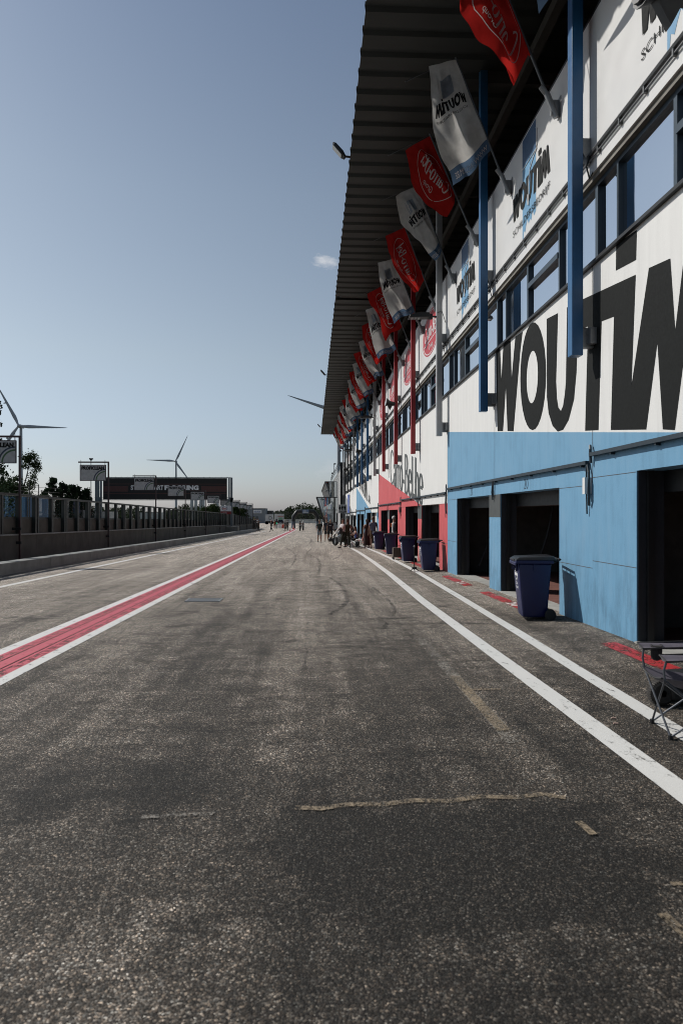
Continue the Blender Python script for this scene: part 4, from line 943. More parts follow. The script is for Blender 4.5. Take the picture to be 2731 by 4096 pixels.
MB().box(xa-8, xb, 240, 252, zg(240), zt).build('wall', M('hall cladding', (.22,.24,.26), .6, var=.1), bx); MB().box(xa-8.1, xb+.1, 239.9, 252, zt, zt+.15).build('roof', DARKM, bx)
sa, sb = at(1014, 240)[0], at(1048, 240)[0]; sz0, sz1 = hz(2053, 240), hz(2040, 240)
so_ = MB().box(sa, sb, 239.7, 239.95, sz0, sz1).build('sign', WHITE, bx); t = MB(); put2d(t, text2d('marlux', .03), onfront(sa+.3, 239.69, sz0+.25), sb-sa-.6, sz1-sz0-.5); t.build('lettering', M('hall sign blue', (.03,.10,.30), .5), so_)
bx = thing('dark_shed', (at(1070, 250)[0], 250, zg(250)), 'low dark shed right of the grey hall', 'building')
xa, xb = at(1051, 250)[0], at(1090, 250)[0]; MB().box(xa, xb, 250, 258, zg(250), hz(2044, 250)).build('wall', M('shed wall', (.05,.055,.05), .7), bx); MB().box(xa-.1, xb+.1, 249.9, 258.1, hz(2044, 250), hz(2042.5, 250)).build('roof', CD, bx)
def trailer(px0, px1, pyt, d, lab, decor):
    xa, y = at(px0, d); xb, _ = at(px1, d); g = zg(y); zt = hz(pyt, d)
    r = thing('truck_trailer', ((xa+xb)/2, y, g), lab, 'trailer', 'white trailers by the pit exit')
    bo = MB().box(xa, xb, y, y+2.5, g+1.0, zt).build('box_body', CW, r, bevel=.04); MB().box(xa-.03, xb+.03, y-.03, y+2.5, zt, zt+.12).build('roof_edge', WHITE, r)
    w = MB()
    for q in (.15, .25, .75, .85): w.lathe([(0, -.12), (.45, -.12), (.5, 0), (.45, .12), (0, .12)], (xa+(xb-xa)*q, y+.2, g+.5), 'Y', 14)
    w.build('wheel', RUBBER, r); MB().box(xa+.2, xb-.2, y+.3, y+2.2, g+.7, g+1.0).build('chassis', DARKM, r)
    if decor == 0: t = MB(); V, Fs = disc2d(24, .8, 1); t.add([((xa+xb)/2+a*.55+.3, y-.005, (g+1+zt)/2+b*.55) for a, b in V], Fs); t.build('ring_mark', LETTER, bo)
    else:
        t = MB(); t.box(xb-1.5, xb-.2, y-.006, y, g+1.15, g+2.1); t.build('green_field', M('trailer green', (.25,.42,.28), .6), bo); t = MB(); t.box(xb-1.8, xb-.05, y-.006, y, zt-.75, zt-.55); t.build('red_stripe', M('trailer red', (.5,.12,.08), .6), bo)
trailer(1061, 1092, 2059, 208, 'white trailer with a dark ring mark, left of the other trailer', 0); trailer(1097, 1134, 2057, 214, 'white trailer with a green field and red stripe at its right end', 1)
cb = thing('crash_barrier', (at(1190, 226)[0], 226, zg(226)), 'long pale stacked barrier across the far end of the pit exit', 'barrier')
xa, xb = at(1088, 226)[0], 22
w = MB()
for q in range(3): w.box(xa, xb, 225.9, 226.2, zg(226)+.12+q*.46, zg(226)+.46+q*.46)
w.build('rail', M('barrier white', (.55,.56,.54), .6, var=.25, scale=.6), cb); w = MB()
for q in range(16): xq = xa+1+q*(xb-xa-2)/15; w.box(xq-.1, xq+.1, 226.2, 226.4, zg(226)-.2, zg(226)+1.5)
w.build('post', DARKM, cb)
cf = thing('catch_fence', (at(1190, 231)[0], 231, zg(231)), 'tall wire catch fence standing behind the pale barrier', 'fence')
w = MB()
for q in range(12): xq = -15+q*3.2; w.box(xq-.05, xq+.05, 231, 231.1, zg(231)-.2, zg(231)+3.9)
w.build('post', DARKM, cf); w = MB()
for q in range(13): w.tube([(-15, 231.05, zg(231)+.3+q*.3), (21, 231.05, zg(231)+.3+q*.3)], .008, 3)
w.build('wire', GALV, cf)
# ---- control tower past the end of the pit building
tw = thing('control_tower', (9, 125, zg(125)), 'grey control building past the pit boxes with dark corner column and roof railing', 'building')
TG = M('tower concrete', (.17,.175,.175), .8, var=.2, scale=.8); zt = EYE+7.9
MB().box(4.45, 16, 104, 156, -1.7, zt-.6).build('wall', TG, tw)
MB().box(4.2, 4.5, 103.7, 104.3, -1.7, zt).build('column', BLKP, tw); MB().box(4.1, 16, 103.6, 104.0, zt-.6, zt).build('fascia', DARKM, tw)
w = MB()
for q in range(7): w.box(4.30, 4.44, 107+q*3.6, 108.2+q*3.6, -1.2, zt-1.2)
w.build('cladding', WHITE, tw); w = MB()
for q in range(6): w.box(4.40, 4.46, 108.4+q*3.6, 110.4+q*3.6, .5, zt-1.5)
w.build('window', PANE, tw)
rl = MB(); rl.box(4.18, 4.24, 112, 156, EYE+8.32, EYE+8.38); rl.box(4.19, 4.23, 112, 156, EYE+7.85, EYE+7.88)
for q in range(12): rl.box(4.18, 4.23, 112+q*4, 112.06+q*4, zt-.6, EYE+8.35)
rl.build('railing', DARKM, tw)
for px, py0, py1, d, l in ((1335, 1855, 1885, 140, 'lamp mast on the tower roof, farther and lower one'), (1356, 1803, 1850, 112, 'lamp mast on the tower roof corner, nearer and higher one'), (1326, 1892, 1912, 152, 'short squat lamp at the far end of the roof railing')):
    x, y = at(px, d); r = thing('roof_lamp', (x, y, hz(py1, d)), l, 'lamp'); MB().tube([(x, y, hz(py1+6, d)), (x, y, hz(py0, d))], .05, 6).build('pole', DARKM, r); MB().box(x, x+.42, y-.1, y+.12, hz(py0+3, d), hz(py0-2, d)).build('lamp_head', DARKM, r)
BOOTH = mirror_glass('booth glass', (.02,.025,.028), .5, (.85,.92,.95), .015, .0012)
bt = thing('timing_booth', (3, 118, zg(118)), 'lower glass booth with slanting side on a white base at the lane end', 'booth')
B0, B1 = EYE-1.42, EYE+2.85
def P2(px, py, d): return (at(px, d)[0], hz(py, d))
xl, xr = at(1267, 118)[0], 5.6; xm = at(1297, 118)[0]
MB().prism([(xl, 118, B1), (xr, 118, B1), (xr, 118, B0), (xm, 118, B0)], (0, 7, 0)).build('glazing', BOOTH, bt)
MB().box(xm-.2, xr, 117.96, 125, zg(118)+.25, B0-.02).build('base', M('booth base', (.55,.56,.56), .6), bt); MB().box(xm, xr, 118.05, 124.9, zg(118)-.2, zg(118)+.25).build('plinth', DARKM, bt)
w = MB(); w.bar((xl, 117.97, B1), (xm, 117.97, B0), .26, .08); w.box(xl-.12, xr, 117.9, 125.1, B1, B1+.16); w.box(xm-.1, xr, 117.9, 118, B0-.02, B0+.1)
xq = at(1340, 118)[0]; w.box(xq-.05, xq+.05, 117.93, 118.0, B0+.1, B1); w.bar((at(1286, 118)[0], 117.95, hz(2040, 118)), (at(1356, 118)[0], 117.95, hz(2040, 118)), .1, .1); w.box(at(1376, 118)[0]-.06, at(1376, 118)[0]+.06, 117.93, 118, B0, B1)
w.build('frame', BLKP, bt)
MB().box(at(1345, 118)[0], xr, 117.95, 117.985, B0-.4, hz(2053, 118)).build('doorway', DARKM, bt)
ub = thing('commentary_box', (3.4, 123, EYE+3), 'upper glass box with a grey slanting side jutting from the tower', 'booth')
D = 121.5
tl, tr, br_, bl_ = P2(1300, 1926, D), P2(1346, 1926, D), P2(1346, 1990, D), P2(1321, 1990, D)
l1, l2 = P2(1287, 1961, D), P2(1297, 1990, D)
ff = lambda p, yy=D: (p[0], yy, p[1])
MB().add([ff(tl), ff(tr), ff(br_), ff(bl_)], [(0,1,2,3)]).build('glazing', BOOTH, ub)
MB().add([ff(tl), ff(bl_), (l2[0], D+5, l2[1]), (l1[0], D+5, l1[1]), (tl[0]+.6, D+5, tl[1])], [(0,1,2,3),(0,3,4)]).build('side_panel', M('box grey side', (.14,.145,.15), .5), ub)
w = MB(); w.add([ff(tl), ff(tr), (tr[0], D+8, tr[1]), (tl[0]+.6, D+5, tl[1])], [(0,1,2,3)]); w.add([ff(bl_), ff(br_), (br_[0], D+8, br_[1]), (l2[0], D+5, l2[1])], [(0,1,2,3)]); w.add([ff(tr), ff(br_), (br_[0], D+8, br_[1]), (tr[0], D+8, tr[1])], [(0,1,2,3)]); w.build('casing', DARKM, ub)
w = MB(); w.bar(ff(tl, D-.03), ff(bl_, D-.03), .16, .08); w.bar(ff(tl, D-.03), ff(tr, D-.03), .12, .08); w.bar((l1[0], D+4.97, l1[1]), (tl[0], D, tl[1]), .1); w.bar(((tl[0]+l1[0])/2+.3, D+2, l1[1]), ((bl_[0]+tl[0])/2, D-.02, (tl[1]+bl_[1])/2), .07); w.build('frame', GALV, ub)
ts = thing('toilet_sign', (4.1, 84, EYE+.6), 'white sign board with three black figures and the word below, sticking out from the wall', 'sign')
xa, xb = at(1354, 84)[0], at(1388, 84)[0]; z0, z1 = hz(2053, 84), hz(2018, 84)
bo = MB().box(xa, xb, 83.97, 84.03, z0, z1).build('board', BOARD, ts); MB().box(xb, WX+.02, 83.98, 84.02, z1-.2, z1-.14).build('arm', DARKM, ts)
t = MB(); put2d(t, text2d('TOILETS', .03), onfront(xa+.05, 83.965, z0+.05), xb-xa-.1, .22)
for cx in (xa+.45, xa+.75):
    t.add([(cx+a*.05, 83.965, z0+.94+b*.05) for a, b in disc2d(14)[0]], [tuple(range(14))]); t.add([(cx+a, 83.965, z0+b) for a, b in ((-.12, .86), (.12, .86), (.12, .6), (.07, .6), (.06, .34), (-.06, .34), (-.07, .6), (-.12, .6))], [tuple(range(8))])
cx = xa+.16; t.add([(cx+a*.05, 83.965, z0+.94+b*.05) for a, b in disc2d(14)[0]], [tuple(range(14))]); t.add([(cx+a, 83.965, z0+b) for a, b in ((-.06, .86), (.06, .86), (.14, .55), (.05, .55), (.05, .34), (-.05, .34), (-.05, .55), (-.14, .55))], [tuple(range(8))])
t.build('lettering', LETTER, bo)
# ---- inflatable arch
ar = thing('inflatable_arch', (at(1222, 148)[0], 148, zg(148)), 'black inflatable arch with slanting shoulders over the pit exit', 'arch')
D = 148; g = zg(148); xl, xr = at(1173.5, D)[0], at(1271, D)[0]; zt = hz(2046, D); zs = hz(2068, D); xl2, xr2 = at(1190, D)[0], at(1255, D)[0]
AB = M('arch black', (.014,.016,.018), .45); AG = M('arch grey leg', (.10,.13,.17), .5); AW = M('arch white strip', (.75,.76,.78), .5)
MB().tube([(xl, D, g+1.5), (xl, D, zs-.15), (xl+.05, D, zs+.1), (xl2-.1, D, zt-.05), (xl2+.1, D, zt), (xr2-.1, D, zt), (xr2+.1, D, zt-.05), (xr-.05, D, zs+.1), (xr, D, zs-.15), (xr, D, g+1.5)], .42, 14).build('tube', AB, ar, smooth=True)
for x in (xl, xr): MB().tube([(x, D, g), (x, D, g+1.5)], [.46, .425], 14).build('leg', AG, ar, smooth=True)
MB().prism([(xl-.45, D-.2, zs-.05), (xl-.38, D-.2, zs+.12), (xl2-.3, D-.2, zt+.38), (xl2-.1, D-.2, zt+.44), (xl2-.05, D-.2, zt+.36), (xl-.3, D-.2, zs-.08)], (0, .4, 0)).build('strip', AW, ar)
ba = MB().box(at(1209, D)[0], at(1235, D)[0], D-.46, D-.43, zt-.40, zt+.40).build('banner', M('arch banner', (.20,.28,.42), .5, var=.2), ar)
t = MB(); t.box(at(1212, D)[0], at(1232, D)[0], D-.465, D-.461, zt-.25, zt-.12); t.box(at(1214, D)[0], at(1224, D)[0], D-.465, D-.461, zt+.02, zt+.2); t.build('mark', WLET, ba)
# ================================================================= WHEELED BINS
BINM = M('bin navy plastic', (.008,.013,.078), .42, var=.12, scale=6); LIDM = M('bin lid', (.012,.012,.015), .35)
def make_bin():
    r = thing('wheeled_bin', (0, 0, 0), 'bin', 'bin', 'wheeled bins along the garages')
    # front faces -x, width along y, depth along x
    def loop(z, f, bk, w): return [(-f, -w, z), (bk, -w, z), (bk, w, z), (-f, w, z)]
    m = MB(); L = [loop(.05, .235, .20, .215), loop(.50, .285, .235, .245), loop(.93, .325, .265, .27)]
    V = [p for q in L for p in q]; m.add(V, [(i*4+q, i*4+(q+1) % 4, i*4+4+(q+1) % 4, i*4+4+q) for i in range(2) for q in range(4)] + [(3,2,1,0), (8,9,10,11)])
    b = m.build('body', BINM, r, bevel=.03, local=True, seg=3, smooth=True)
    m = MB(); m.box(-.37, .30, -.30, .30, .93, .985); m.box(-.385, -.355, -.29, .29, .90, .955)
    for q in (-.2, 0, .2): m.box(-.36, -.325, q-.008, q+.008, .80, .93)
    for q in (-.14, .14): m.box(-.2+q, -.18+q, -.295, -.275, .82, .93); m.box(-.2+q, -.18+q, .275, .295, .82, .93)
    m.build('rim', BINM, r, bevel=.012, local=True)
    m = MB(); m.hexa([(-.39,-.305,.985),(.36,-.305,.985),(.36,.305,.985),(-.39,.305,.985),(-.30,-.26,1.035),(.30,-.26,1.06),(.30,.26,1.06),(-.30,.26,1.035)]); m.box(-.40, -.36, -.2, .2, .975, 1.0); m.build('lid', LIDM, r, bevel=.018, local=True, seg=3, smooth=True)
    m = MB(); m.tube([(.42, -.26, 1.0), (.42, .26, 1.0)], .017, 8); 
    for q in (-.26, -.08, .08, .26): m.tube([(.29, q, .95), (.42, q, 1.0)], .016, 6)
    m.build('handle', LIDM, r, local=True, smooth=True)
    m = MB(); m.box(.13, .27, -.2, .2, .06, .17); m.tube([(.24, -.27, .1), (.24, .27, .1)], .012, 8); m.build('axle', LIDM, r, local=True)
    for q in (-.285, .285):
        m = MB(); m.lathe([(0, -.025), (.07, -.025), (.095, -.02), (.1, 0), (.095, .02), (.07, .025), (0, .025)], (.24, q, .1), 'Y', 20); m.build('wheel', RUBBER, r, local=True, smooth=True)
    # pale print on the front: broken ring with a bar, two small lines
    fx = lambda z: -(.285+(z-.5)*.093) - .006
    t = MB()
    for a0, a1 in ((20, 160), (200, 340)):
        V, Fs = [], []; pen(V, Fs, arc(0, .74, .085, .085, a0, a1, 12), .028, .028); t.add([(fx(z), -y, z) for y, z in V], Fs)
    t.add([(fx(.715), .12, .715), (fx(.715), -.12, .715), (fx(.765), -.12, .765), (fx(.765), .12, .765)], [(0,1,2,3)])
    for z, w in ((.60, .07), (.575, .09), (.53, .1), (.51, .1)): t.add([(fx(z), w, z), (fx(z), -w, z), (fx(z+.012), -w, z+.012), (fx(z+.012), w, z+.012)], [(0,1,2,3)])
    t.build('print', WLET, b, local=True)
    return r
bin0 = make_bin()
for c_ in list(bin0.children)+[g_ for c_ in bin0.children for g_ in c_.children]:
    for v_ in c_.data.vertices: v_.co.x *= .9
BINS = [(2132, 11.35, -7, 'nearest navy wheeled bin, standing alone before the blue garage'), (1728, 22.0, -1, 'navy wheeled bin where red and blue garages meet, dark stand beside it'), (1642, 26.8, 2, 'navy wheeled bin between the wooden crate and the pale bag'),
        (1578, 32.6, -3, 'navy wheeled bin in front of the white-haired rider, left of the wooden crate'), (1524, 38.6, 4, 'farthest navy wheeled bin, next to the man in the grey shirt')]
for i, (px, d, a, l) in enumerate(BINS):
    x, y = at(px, d); x = min(x, 3.74)
    p = (x, y, gz(x, y)); o = bin0 if i == 0 else copy_tree(bin0, p)
    o.location = p; o.rotation_euler = (0, 0, R(a)); o['label'] = l
# ================================================================= SMALL THINGS BY THE WALL
x, y = 3.62, 28.9
cr = thing('wooden_crate', (x, y, gz(x, y)), 'small dark wooden crate on thin legs between two bins', 'crate')
g = gz(x, y); MB().box(x-.22, x+.2, y-.2, y+.2, g+.10, g+.5).build('box_body', M('crate wood', (.075,.055,.042), .7, var=.4), cr, bevel=.015)
m = MB(); [m.box(x+a-.02, x+a+.02, y+b-.02, y+b+.02, g, g+.12) for a in (-.2, .18) for b in (-.18, .18)]; m.box(x-.1, x+.15, y-.02, y+.02, g+.56, g+.59); m.box(x-.1, x-.07, y-.02, y+.02, g+.5, g+.56); m.box(x+.12, x+.15, y-.02, y+.02, g+.5, g+.56); m.build('leg', DARKM, cr)
x, y = 3.98, 24.6; g = gz(x, y)
bg = thing('cloth_bag', (x, y, g), 'pale pink cloth bag hanging against the red pier between two bins', 'bag')
m = MB(); m.tube([(x, y, g+.08), (x+.02, y, g+.2), (x, y, g+.4), (x-.03, y, g+.62), (x-.05, y, g+.78)], [.07, .13, .16, .13, .07], 12, flat=.8); m.build('sack', M('pink cloth', (.52,.33,.31), .8, var=.3, scale=12), bg, smooth=True)
m = MB(); m.tube([(x-.05, y, g+.76), (x-.04, y, g+1.2), (x-.02, y, g+1.62)], .012, 5); m.build('strap', M('brown strap', (.16,.08,.05), .7), bg)
x, y = 3.32, 22.2; g = gz(x, y)
st = thing('floor_stand', (x, y, g), 'thin black stand with a small foot, left of the bin at the corner', 'stand')
m = MB(); m.tube([(x, y, g+.05), (x, y, g+.80)], .018, 8); m.build('pole', BLACK, st); m = MB()
for a in range(3): m.tube([(x, y, g+.14), (x+.16*math.cos(a*2.1+.4), y+.16*math.sin(a*2.1+.4), g+.012)], .012, 6)
m.box(x-.07, x+.07, y-.07, y+.07, g+.08, g+.15); m.build('foot', BLACK, st); MB().ball((x, y, g+.82), .035).build('knob', GALV, st)
# ================================================================= FOLDING CAMP CHAIR AND WHEELED BAG
g = 0.0
FN, FF, BN, BF = Vector((2.695, 5.04, gz(2.7, 5.1))), Vector((2.765, 5.46, gz(2.75, 5.58))), Vector((3.19, 4.98, gz(3.2, 5.0))), Vector((3.26, 5.40, gz(3.2, 5.5)))
ch = thing('camp_chair', tuple((FN+BF)/2), 'grey folding camp chair with cup holder at the right edge, feet across the white line', 'chair')
CST = M('chair steel', (.14,.15,.17), .35, .5); CFB = M('chair fabric', (.115,.105,.135), .75, var=.12, scale=20); CED = M('chair binding', (.015,.015,.017), .7)
Z = lambda p, h, dx=0, dy=0: p + Vector((dx, dy, h))
sFN, sFF, sBN, sBF = Z(FN, .44, -.03, .03), Z(FF, .45, -.06, 0), Z(BN, .38), Z(BF, .38)
for a, b in ((FN, sFF), (FF, sFN), (FN, sBN), (BN, sFN), (FF, sBF), (BF, sFF), (BN, sBF), (BF, sBN)):
    MB().tube([Z(a, .02), b], .0085, 8).build('leg', CST, ch, smooth=True)
for a in (FN, FF, BN, BF): MB().tube([Z(a, .0), Z(a, .035)], [.02, .018], 8).build('foot', BLACK, ch)
aFN, aFF = Z(FN, .60, -.02, .02), Z(FF, .62, -.06, .02)
for a, b in ((sFN, aFN), (sFF, aFF)): MB().tube([a, a.lerp(b, .5)+Vector((-.015, 0, 0)), b], .009, 8).build('arm_post', CST, ch, smooth=True)
tBN, tBF = Z(BN, .88, .12), Z(BF, .88, .12)
for a, b in ((Z(BN, .02), tBN), (Z(BF, .02), tBF)): MB().tube([a, b], .009, 8).build('back_post', CST, ch, smooth=True)
def sheet4(c, n, sag, name, mat, par, thick=.006):
    V = []
    for i in range(n+1):
        for j in range(n+1):
            u, v = i/n, j/n; p = (c[0]*(1-u)+c[1]*u)*(1-v)+(c[3]*(1-u)+c[2]*u)*v
            p = p+Vector((0, 0, -sag*(4*u*(1-u))*(.35+.65*4*v*(1-v)) + .006*math.sin(9*u+5*v))); V.append(p)
    nn = n+1; Fs = [(i*nn+j, i*nn+j+1, (i+1)*nn+j+1, (i+1)*nn+j) for i in range(n) for j in range(n)]
    W = V+[p-Vector((0, 0, thick)) for p in V]; k = nn*nn
    Fs += [tuple(q+k for q in f)[::-1] for f in Fs]
    for i in range(n): Fs += [(i*nn, (i+1)*nn, k+(i+1)*nn, k+i*nn), (i*nn+n, k+i*nn+n, k+(i+1)*nn+n, (i+1)*nn+n), (i, k+i, k+i+1, i+1), (n*nn+i, n*nn+i+1, k+n*nn+i+1, k+n*nn+i)]
    return MB().add(W, Fs).build(name, mat, par, smooth=True)
so2 = sheet4([sFN+Vector((-.02,-.0,.02)), sFF+Vector((-.02,.02,.02)), sBF, sBN], 12, .085, 'seat', CFB, ch)
m = MB(); e = []
for i in range(13): u = i/12; e.append(sFN.lerp(sFF, u)+Vector((-.022, .0, .018-.085*4*u*(1-u)*.35)))
m.tube(e, .008, 6); m.build('binding', CED, so2)
sheet4([Z(sBN, .06, .02), Z(sBF, .06, .02), tBF, tBN], 8, .0, 'backrest', CFB, ch)
for a, b, w in ((aFN, Z(BN, .64, .06), -1), (aFF, Z(BF, .66, .06), 1)):
    a2 = a+Vector((-.03, 0, .012)); pd = Vector((0, .052, .015))
    am = sheet4([a2-pd, a2+pd, b+pd, b-pd], 8, .012, 'armrest', CFB, ch, .012)
    m = MB(); m.tube([a2-pd, b-pd], .007, 6); m.tube([a2+pd, b+pd], .007, 6); m.tube([a2-pd, a2+pd], .007, 6); m.build('binding', CED, am)
    if w == 1:
        c = a.lerp(b, .16)+Vector((0, 0, .016)); m = MB(); V, Fs = disc2d(20, .036, .046); m.add([(c.x+p*1.0, c.y+q*1.0, c.z) for p, q in V], Fs); m.tube([c+Vector((0, 0, -.01)), c+Vector((0, 0, -.05)), c+Vector((0, 0, -.115)), c+Vector((0, 0, -.13))], [.045, .045, .04, .015], 14); m.build('cup_holder', M('cup mesh', (.02,.018,.018), .8), am)
x, y = 3.13, 6.02; g = gz(x, y)
wb = thing('wheeled_bag', (x, y, g), 'black bag on a ribbed wheel standing behind the camp chair', 'bag')
m = MB(); n = 40
m.lathe([(.03, -.05), (.085, -.05), (.108, -.035), (.116, 0), (.108, .035), (.085, .05), (.03, .05)], (x-.02, y-.04, g+.118), 'Y', n)
for q in range(36):
    t = q*math.pi/18; c = Vector((x-.02+.114*math.cos(t), y-.04, g+.118+.114*math.sin(t))); m.bar(c+Vector((0, -.04, 0)), c+Vector((.0, .04, 0)), .008, .008)
m.build('wheel', M('wheel rubber', (.03,.026,.023), .7), wb)
MB().hexa([(x+.05, y-.12, g+.05), (x+.6, y-.12, g+.03), (x+.6, y+.2, g+.03), (x+.05, y+.2, g+.05), (x+.02, y-.1, g+.27), (x+.6, y-.1, g+.3), (x+.6, y+.2, g+.3), (x+.02, y+.2, g+.27)]).build('bag_body', M('black nylon', (.012,.013,.014), .5), wb, bevel=.03, seg=3, smooth=True)
m = MB()
for p in ((x+.08, y-.125, g+.21), (x+.2, y-.125, g+.235)): m.ball(p, .008, 8, 5)
m.build('rivet', GALV, wb)
# ================================================================= PEOPLE
SKIN = M('skin', (.36,.20,.135), .55, var=.06); SKIN2 = M('tanned skin', (.26,.14,.09), .55, var=.06)
def skinned(V, E, Rd, sub=1):
    me = bpy.data.meshes.new('figure'); me.from_pydata([tuple(v) for v in V], E, [])
    o = bpy.data.objects.new('figure', me); col.objects.link(o)
    o.modifiers.new('s', 'SKIN').use_smooth_shade = True
    if not me.skin_vertices: 
        bm = bmesh.new(); bm.from_mesh(me); bm.verts.layers.skin.verify(); bm.to_mesh(me); bm.free()
    for i, r in enumerate(Rd):
        me.skin_vertices[0].data[i].radius = r if isinstance(r, tuple) else (r, r)
        me.skin_vertices[0].data[i].use_root = (i == 0)
    s = o.modifiers.new('u', 'SUBSURF'); s.levels = sub; s.render_levels = sub
    bpy.context.view_layer.update()
    out = bpy.data.meshes.new_from_object(o.evaluated_get(bpy.context.evaluated_depsgraph_get()))
    bpy.data.objects.remove(o); bpy.data.meshes.remove(me)
    for p in out.polygons: p.use_smooth = True
    return out
def fabric(n, c, v=.2): return M(n, c, .85, var=v, scale=14)
def person(px, d, rz, label, h=1.78, legs=((8, 4), (-10, 8)), arms=((-8, 12), (10, 18)), lean=0, turn=0, build=1.0, skin=SKIN,
           shirt=None, sleeve=.5, bottom=None, blen=1.0, shoes=None, hair=((.02,.015,.012), 'short'), dress=None, lift=0.0, group=None, xy=None, helmet=None, extra=None):
    """legs: (thigh forward, knee bend) per side; arms: (upper arm forward, elbow bend) per side, degrees"""
    k = h/1.78
    V, E, Rd = [], [], []
    def nv(p, r, par=None):
        V.append(Vector(p)); Rd.append(r if not isinstance(r, tuple) else r); 
        if par is not None: E.append((par, len(V)-1))
        return len(V)-1
    ln = R(lean); sp = lambda z: Vector((0, -math.sin(ln)*(z-.95), .95+math.cos(ln)*(z-.95)))
    b = build
    pel = nv((0, 0, .95), (.155*b, .115*b)); wai = nv(sp(1.1), (.135*b, .10*b), pel); che = nv(sp(1.30), (.165*b, .115*b), wai); nb = nv(sp(1.45), (.075, .07), che)
    nk = nv(sp(1.53), .055, nb); tv = Vector((math.sin(R(turn)), -math.cos(R(turn)), 0))
    h1 = nv(sp(1.60)+tv*.025, (.075, .088), nk); h2 = nv(sp(1.69)+tv*.015, (.078, .095), h1); h3 = nv(sp(1.755)+tv*.005, (.05, .06), h2)
    ns = nv(sp(1.635)+tv*.105, .014, h1)
    J = {}
    for s_, sd in ((0, 1), (1, -1)):
        a, kb = legs[s_]; a, kb = R(a), R(kb)
        hip = nv((sd*.095*b, 0, .89), .088*b, pel); kn = V[hip]+Vector((sd*.015, -math.sin(a), -math.cos(a)))*.42; ki = nv(V[hip].lerp(kn, .55), .076*b, hip); ki = nv(kn, .056, ki)
        an = kn+Vector((sd*.01, -math.sin(a-kb), -math.cos(a-kb)))*.41; cf = nv(kn.lerp(an, .35), .056, ki); ai = nv(an, .037, cf)
        pit = max(-.5, min(.6, (a-kb)*.5)) if abs(a) < 1 else 0
        hl = nv(an+Vector((0, .01, -.035)), .036, ai); to = nv(an+Vector((sd*.025, -.17, -.055+.1*max(0, -(a-kb))*0)), .03, hl)
        J['leg%d' % s_] = (V[hip].copy(), kn, an, V[to].copy())
        a, eb = arms[s_]; a, eb = R(a), R(eb)
        sh = nv(sp(1.405)+Vector((sd*.175*b, 0, 0)), .062, che); el = V[sh]+Vector((sd*.2, -math.sin(a), -math.cos(a))).normalized()*.285; m1 = nv(V[sh].lerp(el, .5), .05, sh); ei = nv(el, .04, m1)
        wr = el+Vector((sd*.06, -math.sin(a+eb), -math.cos(a+eb))).normalized()*.25; f1 = nv(el.lerp(wr, .35), .041, ei); wi = nv(wr, .028, f1)
        dr = (wr-el).normalized(); sdv = Vector((0, 1, 0)) if abs(dr.y) < .8 else Vector((0, 0, 1)); cr_ = dr.cross(sdv).normalized(); sdv = cr_.cross(dr).normalized()
        pa = nv(wr+dr*.06, (.034, .02), wi)
        for q in range(4):
            kk = wr+dr*.10+sdv*(.03-.02*q); L_ = (.07, .08, .075, .058)[q]
            i1 = nv(kk, .0095, pa); i2 = nv(kk+dr*L_*.55+cr_*.012*sd, .0088, i1); nv(kk+dr*L_*.95+cr_*.03*sd, .007, i2)
        t1 = nv(wr+dr*.055+sdv*.045, .011, pa); nv(wr+dr*.095+sdv*.062+cr_*.01*sd, .009, t1)
        J['arm%d' % s_] = (V[sh].copy(), el, wr, wr+dr*.10)
    zmin = min(J['leg0'][2].z, J['leg1'][2].z) - .095
    x, y = xy or at(px, d); g = gz(x, y)+lift
    r = thing('person', (x, y, g), label, 'person', group, R(rz))
    X = Matrix.Scale(k, 4) @ Matrix.Translation((0, 0, -zmin))
    def put(name, me, mat, par=r): me.transform(X); o = link(name, me, mat, par, local=True); return o
    put('body', skinned(V, E, Rd), skin)
    def part(name, chain, mat):
        """chain: list of limbs, each a list of (point, radius); the first limb is the trunk the others root in"""
        v, e, rd = [], [], []
        for ci, lim in enumerate(chain):
            prev = None if ci == 0 else lim[0][2]
            for it in lim:
                v.append(Vector(it[0])); rd.append(it[1]); 
                if prev is not None: e.append((prev, len(v)-1))
                prev = len(v)-1
        return put(name, skinned(v, e, rd), mat)
    if shirt:
        ch_ = [[((0, .005, .84), (.172*b, .135*b)), ((0, 0, .97), (.172*b, .132*b)), (sp(1.1), (.158*b, .122*b)), (sp(1.30), (.178*b, .128*b)), (sp(1.42), (.125*b, .10)), (sp(1.485), (.07, .068))]]
        for q in (0, 1):
            s0, e0, w0, _ = J['arm%d' % q]; l = [(s0, .072, 3)]
            end = s0.lerp(e0, min(1, sleeve)) if sleeve <= 1 else e0; l.append((end, .062 if sleeve <= 1 else .052))
            if sleeve > 1: l.append((e0.lerp(w0, min(1, sleeve-1)), .042))
            ch_.append(l)
        if sleeve < .05: ch_ = ch_[:1]
        part('shirt', ch_, shirt)
    if bottom:
        ch_ = [[((0, 0, 1.08), (.15*b, .115*b)), ((0, 0, .93), (.172*b, .13*b)), ((0, 0, .82), (.14*b, .115*b))]]
        for q in (0, 1):
            hp, kn, an, to = J['leg%d' % q]; l = [(hp, .10*b, 1), (hp.lerp(kn, .55), .10*b)]
            if blen <= 1: l.append((hp.lerp(kn, blen), .092*b))
            else: l += [(kn, .075), (kn.lerp(an, .45), .068), (kn.lerp(an, min(1, blen-1)), .052)]
            ch_.append(l)
        part('trousers' if blen > 1 else 'shorts', ch_, bottom)
